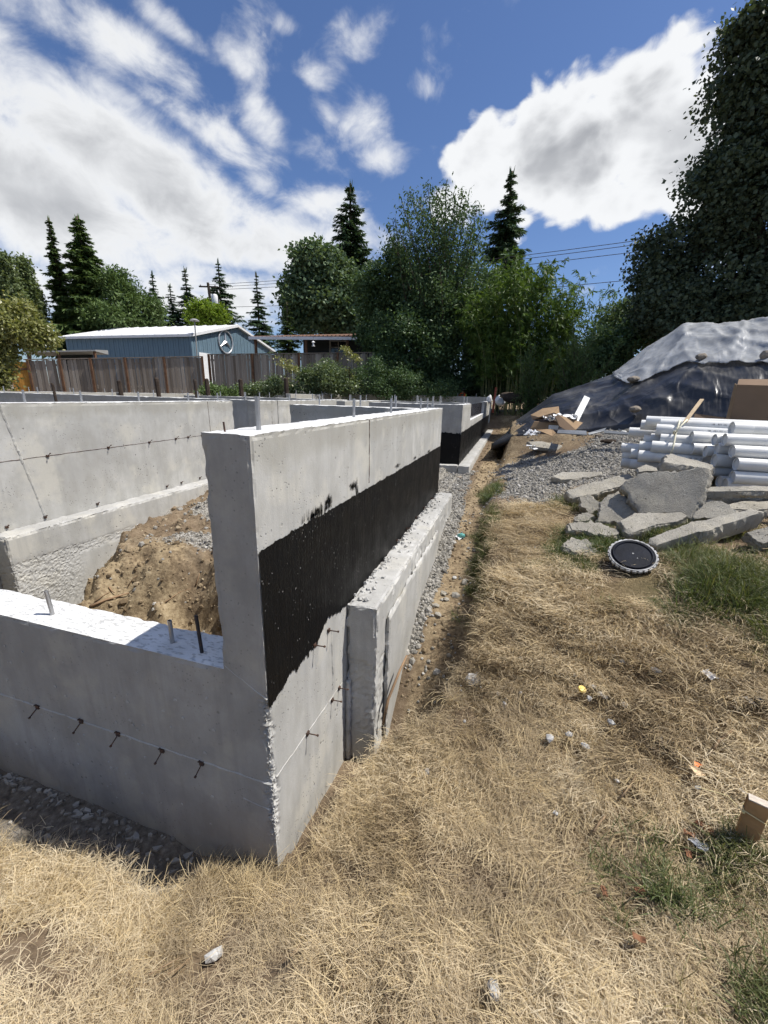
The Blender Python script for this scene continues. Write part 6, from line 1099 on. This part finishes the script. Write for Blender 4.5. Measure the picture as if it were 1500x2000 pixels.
# ------------------------------------------------------------------ scattered grass and gravel (geometry nodes, one object each)
def scatter(name, meshes, P, rot, scl, idx, tint, mat, label=None):
    col = bpy.data.collections.new(name+'_parts')
    for k, me in enumerate(meshes): o = bpy.data.objects.new('%s_part_%02d' % (name, k), me); col.objects.link(o)
    me = bpy.data.meshes.new(name); me.vertices.add(len(P)); me.vertices.foreach_set('co', np.asarray(P, np.float32).ravel())
    for nm, typ, arr, key in (('rot', 'FLOAT_VECTOR', rot, 'vector'), ('scl', 'FLOAT', scl, 'value'), ('idx', 'INT', idx, 'value'), ('tint', 'FLOAT', tint, 'value')):
        at = me.attributes.new(nm, typ, 'POINT'); at.data.foreach_set(key, np.asarray(arr, np.int32 if typ == 'INT' else np.float32).ravel())
    me.materials.append(mat); o = bpy.data.objects.new(name, me); COL.objects.link(o); o['kind'] = 'stuff'
    ng = bpy.data.node_groups.new(name+'_nodes', 'GeometryNodeTree'); ng.interface.new_socket('Geometry', in_out='INPUT', socket_type='NodeSocketGeometry'); ng.interface.new_socket('Geometry', in_out='OUTPUT', socket_type='NodeSocketGeometry')
    N = ng.nodes; L = ng.links; gi = N.new('NodeGroupInput'); go = N.new('NodeGroupOutput'); ci = N.new('GeometryNodeCollectionInfo'); ci.inputs['Collection'].default_value = col; ci.inputs['Separate Children'].default_value = True; ci.inputs['Reset Children'].default_value = True
    ip = N.new('GeometryNodeInstanceOnPoints'); ip.inputs['Pick Instance'].default_value = True
    def at(nm, dt): n = N.new('GeometryNodeInputNamedAttribute'); n.data_type = dt; n.inputs['Name'].default_value = nm; return n.outputs['Attribute']
    L.new(gi.outputs[0], ip.inputs['Points']); L.new(ci.outputs[0], ip.inputs['Instance']); L.new(at('idx', 'INT'), ip.inputs['Instance Index']); er = N.new('FunctionNodeEulerToRotation'); L.new(at('rot', 'FLOAT_VECTOR'), er.inputs[0]); L.new(er.outputs[0], ip.inputs['Rotation']); L.new(at('scl', 'FLOAT'), ip.inputs['Scale']); L.new(ip.outputs[0], go.inputs[0])
    o.modifiers.new('scatter', 'NODES').node_group = ng; return o
def tuft(n, r, l0, l1, w, el0, el1, curl, seed, mat, bias=0.0, flat_=False):
    rs = np.random.default_rng(seed); a = rs.uniform(0, 2*math.pi, n); a = np.where(rs.random(n) < bias, rs.normal(0, .5, n), a); el = rs.uniform(el0, el1, n); L = rs.uniform(l0, l1, n); B = np.stack([rs.normal(size=n)*r, rs.normal(size=n)*r, rs.uniform(0, .018, n) if flat_ else -.004+0*a], 1)
    d = np.stack([np.cos(a)*np.cos(el), np.sin(a)*np.cos(el), np.sin(el)], 1); s = np.stack([-np.sin(a), np.cos(a), 0*a], 1)*(w*rs.uniform(.6, 1.3, n))[:, None]; s[:, 2] += rs.normal(size=n)*w*.3; bend = rs.normal(size=(n, 3))*.14*np.array([1, 1, .3]); d2 = unit(d+bend+np.array([0, 0, -1.0])*curl*rs.uniform(.4, 1.4, n)[:, None])
    m1 = B+d*(L*.5)[:, None]; m2 = m1+d2*(L*.35)[:, None]; d3 = unit(d2+bend*1.2+np.array([0, 0, -1.0])*curl); e = m2+d3*(L*.25)[:, None]
    V = np.concatenate([np.stack([B-s*.5, B+s*.5, m1+s*.5, m1-s*.5], 1), np.stack([m1-s*.5, m1+s*.5, m2+s*.38, m2-s*.38], 1), np.stack([m2-s*.38, m2+s*.38, e+s*.06, e-s*.06], 1)]); q = np.arange(len(V)*4).reshape(-1, 4)
    return fast_mesh('tuft', V.reshape(-1, 3), q, mat)
def in_view(P, mx=60):
    q = (P-CAM) @ RCAM.T; x = 750+FPX*q[:, 0]/np.maximum(q[:, 2], .05); y = 1000+FPX*q[:, 1]/np.maximum(q[:, 2], .05); return (q[:, 2] > .15) & (x > -600) & (x < 2300) & (y > 300) & (y < 2700)
CLEAR += [np.array(lid.location)+np.array([a, b, 0]) for a in np.arange(-.2, .21, .05) for b in np.arange(-.28, .12, .05)]
CL = np.array(CLEAR+[GH(1357, 1503)])
def clear_of(P):
    m_ = np.ones(len(P), bool)
    for q in CL: m_ &= ~((np.hypot(P[:, 0]-q[0]+.25*(q[0]-CAM[0])*0, P[:, 1]-q[1]) < .055) | (np.hypot(P[:, 0]-(q[0]+(CAM[0]-q[0])*.025), P[:, 1]-(q[1]+(CAM[1]-q[1])*.035)) < .055))
    return m_
def sow(n, x0, x1, y0, y1, wfn, dens_pow=1.25, d0=1.9):
    x = rng.uniform(x0, x1, n); y = rng.uniform(y0, y1, n); d = np.hypot(x-CAM[0], y-CAM[1]); d = np.hypot(d, 1.5); w = wfn(x, y)*np.minimum(1, (d0/d)**dens_pow); k = rng.random(n) < w; x, y = x[k], y[k]; P = np.stack([x, y, ground_z(x, y)], 1); v = in_view(P)&clear_of(P); return P[v], np.hypot(np.hypot(P[v][:, 0]-CAM[0], P[v][:, 1]-CAM[1]), 1.5)
def slope_rot(P, mx=.5):
    e = .03; gx = (ground_z(P[:, 0]+e, P[:, 1])-ground_z(P[:, 0]-e, P[:, 1]))/(2*e); gy = (ground_z(P[:, 0], P[:, 1]+e)-ground_z(P[:, 0], P[:, 1]-e))/(2*e); return np.clip(gx, -mx, mx), np.clip(gy, -mx, mx)
R_dry = [tuft(64, .05, .03, .075, .0017, .0, .28, .35, k, M_straw, .35, True) for k in range(5)]+[tuft(50, .05, .035, .085, .0016, .08, .5, .5, 10+k, M_straw, .2) for k in range(4)]+[tuft(34, .05, .05, .11, .0018, .0, .20, .25, 20+k, M_straw_pale, .5, True) for k in range(3)]
patch = lambda x, y: fb2(x, y, 3.4, 4, 101)
P, d = sow(115000, -2.6, 4.6, -2.2, 4.6, lambda x, y: lawn_mask(x, y)*(1-.97*bare_mask(x, y))*(.45+1.1*patch(x, y)))
n = len(P); gx, gy = slope_rot(P); yaw_ = fb2(P[:, 0], P[:, 1], 1.7, 3, 111)*9+rng.normal(size=n)*.9; pt_ = patch(P[:, 0], P[:, 1])
idx = np.where(rng.random(n) < .52, rng.integers(0, 5, n), np.where(rng.random(n) < .62, rng.integers(5, 9, n), rng.integers(9, 12, n)))
tint = np.clip(.52+(fb2(P[:, 0], P[:, 1], 2.2, 4, 121)-.5)*1.9+(fb2(P[:, 0], P[:, 1], 9, 2, 122)-.5)*.9+rng.normal(size=n)*.16, 0, 1)
scatter('dry_grass', R_dry, P+np.array([0, 0, .002]), np.stack([gy*.9, -gx*.9, yaw_], 1), (.58+.42*rng.random(n))*np.clip(d/2.0, .95, 1.7), idx, tint, M_straw)
# taller dead tufts along the broken edges and in the foreground
R_tall = [tuft(38, .028, .08, .17, .0017, .65, 1.3, .30, 30+k, M_straw_pale, .55) for k in range(4)]
def edge_w(x, y):
    fe = -.27-(fb2(x, y*0, 2.2, 3, 31)-.5)*.18-.12*np.exp(-((x+.50)/.12)**2)+.20*sstep(x, -.40, -.22)-.13*sstep(-x, .75, 1.3); a = np.exp(-((y-fe+.10)/.07)**2)*(x < .05)*(y < .02)*(1-.6*np.exp(-((x+.50)/.12)**2)); b = np.exp(-((x-edge_x(y)-.05)/.05)**2)*(y > .3)*(y < 3.0)*.10; c = np.exp(-((x+.14)/.10)**2-((y+.05)/.05)**2)*.8; e = .05*lawn_mask(x, y)*(y < .6)*(1-bare_mask(x, y))+np.exp(-(((x+.9)/.5)**2+((y+.45)/.14)**2))*.5
    return np.clip(np.maximum(np.maximum(a, b), np.maximum(c, e)), 0, 1)*(lawn_mask(x, y) > .3)
P, d = sow(16000, -2.6, 2.6, -1.6, 3.8, edge_w, .9); n = len(P)
scatter('tall_dry_grass', R_tall, P, np.stack([rng.normal(size=n)*.2, rng.normal(size=n)*.2+.25, rng.normal(size=n)*.9+.4], 1), .5+.5*rng.random(n), rng.integers(0, 4, n), np.clip(.55+.25*rng.normal(size=n), 0, 1), M_straw_pale)
R_green = [tuft(38, .03, .05, .13, .0030, .45, 1.3, .5, 40+k, M_green) for k in range(4)]+[tuft(30, .03, .12, .26, .0034, .8, 1.35, .45, 50+k, M_green, .3) for k in range(3)]
P, d = sow(60000, .3, 4.4, -1.0, 5.4, lambda x, y: np.clip(green_mask(x, y), 0, 1)**1.2, .5, 3.0); n = len(P); big = np.exp(-(((P[:, 0]-2.5)/.6)**2+((P[:, 1]-1.6)/.4)**2))
scatter('green_grass', R_green, P, np.stack([rng.normal(size=n)*.2, rng.normal(size=n)*.2, rng.uniform(0, 6.3, n)], 1), .55+.5*rng.random(n), np.where(rng.random(n) < big*.7, rng.integers(4, 7, n), rng.integers(0, 4, n)), np.clip(.35+.28*rng.normal(size=n), 0, 1), M_green)
# gravel
M_grav = material('gravel_stones', lambda g: g.bsdf(g.mix(g.rng(g.noise(g.pos(), 160, 2), .4, .65, 0, .35), g.ramp(g.attr('tint', 'INSTANCER'), [(0, (.13, .125, .115)), (.4, (.26, .245, .215)), (.75, (.37, .35, .315)), (1, (.54, .52, .49))]), (.10, .095, .085)), .9, spec=.2))
def stone_mesh(seed):
    import bmesh
    bm = bmesh.new(); bmesh.ops.create_icosphere(bm, subdivisions=1, radius=1.0); rs = np.random.default_rng(seed)
    sc = rs.uniform(.55, 1.2, 3)
    for v in bm.verts: v.co = Vector(np.array(v.co)*sc*rs.uniform(.75, 1.15))
    me = bpy.data.meshes.new('pebble'); bm.to_mesh(me); bm.free(); me.materials.append(M_grav); return me
R_st = [stone_mesh(k) for k in range(6)]
P1, d1 = sow(46000, .0, 4.8, 3.6, 10, lambda x, y: gravel_mask(x, y), .5, 5.0); P2, d2 = sow(9000, .0, .62, .85, 4.2, lambda x, y: gravel_mask(x, y)*.85+.03*(edge_x(y) > x), .3, 3); P3_, d3 = sow(9000, -3.1, -.2, 1.3, 4.5, lambda x, y: gravel_mask(x, y)*.7+.04, .3, 3)
P4, d4 = sow(2600, .55, 1.9, .3, 3.9, lambda x, y: .9*np.exp(-(((x-.90)/.09)**2+((y-.86)/.09)**2))+.8*np.exp(-(((x-.76)/.07)**2+((y-1.02)/.07)**2))+.012, .2, 3); P7, d7 = sow(9000, .5, 4.2, 5.5, 10.5, lambda x, y: .10*(fb2(x, y, 2, 3, 131) > .45), .2, 5); P1 = np.concatenate([P1, P7]); P5, d5 = sow(700, -2.2, -.1, -.22, .0, lambda x, y: .22*(1-lawn_mask(x, y)), .2, 3); P6, d6 = sow(3000, -.3, .7, 4.0, 7, lambda x, y: gravel_mask(x, y)*.8, .3, 5)
M_clod = material('soil_clods', lambda g: g.bsdf(g.mix(g.rng(g.noise(g.pos(), 90, 3), .35, .65, 0, .6), g.ramp(g.attr('tint', 'INSTANCER'), [(0, (.13, .095, .06)), (.5, (.27, .21, .135)), (1, (.42, .345, .24))]), (.14, .10, .06)), .95, spec=.1))
R_cl = []
for k in range(5):
    me = stone_mesh(60+k); me.materials.clear(); me.materials.append(M_clod); R_cl.append(me)
P, d = sow(14000, -3.1, -.2, .3, 3.6, lambda x, y: .30*(1-gravel_mask(x, y))+.35*(y < 2.0)*(fb2(x, y, 5, 3, 141) > .5), .2, 3); n = len(P)
scatter('soil_clods', R_cl, P, rng.uniform(0, 6.3, (n, 3)), .0075*np.exp(rng.normal(size=n)*.6), rng.integers(0, 5, n), rng.random(n), M_clod)
P, d = sow(9000, .22, 1.1, .85, 16, lambda x, y: .5*(edge_x(y)+.02 > x)*(1-gravel_mask(x, y)), .3, 4); n = len(P)
scatter('trench_clods', R_cl, P, rng.uniform(0, 6.3, (n, 3)), .011*np.exp(rng.normal(size=n)*.5), rng.integers(0, 5, n), rng.random(n)*.8, M_clod)
for nm, P, sz in (('gravel', np.concatenate([P1, P2, P6]), .013), ('soil_pebbles', P3_, .013), ('gravel_chips', P4, .010), ('mortar_crumbs', P5, .011)):
    n = len(P); up_ = .03 if nm == 'gravel_chips' else .003
    scatter(nm, R_st, P+np.array([0, 0, up_]), rng.uniform(0, 6.3, (n, 3)), sz*np.exp(rng.normal(size=n)*.38), rng.integers(0, 6, n), np.clip(rng.beta(2, 2, n)+(.40 if nm in ('gravel_chips',) else 0), 0, 1), M_grav)
# flakes of concrete paste lying along the front wall
fl = []
for k in range(70):
    x = rng.uniform(-2.0, -.12); y = -abs(rng.normal())*.05-.015; z = float(ground_z(x, y)); s_ = rng.uniform(.008, .034); mb = MB(); n = 6; a = np.sort(rng.uniform(0, 6.28, n)); R_ = s_*rng.uniform(.6, 1.1, n); ring = np.stack([np.cos(a)*R_, np.sin(a)*R_*.6, 0*a], 1) @ roteul(*rng.uniform(-.25, .25, 2), rng.uniform(-.4, .8)).T
    mb.add(np.concatenate([ring+np.array([0, 0, .012]), ring*1.04]), [tuple(range(n)), tuple(range(2*n-1, n-1, -1))]+[(j, n+j, n+(j+1) % n, (j+1) % n) for j in range(n)]); fl.append((mb, (x, y, z)))
allm = MB()
for mb, p in fl: allm.add(np.concatenate(mb.v)+np.array(p), mb.f)
allm.build('paste_flakes', M_conc_front, kind='stuff')
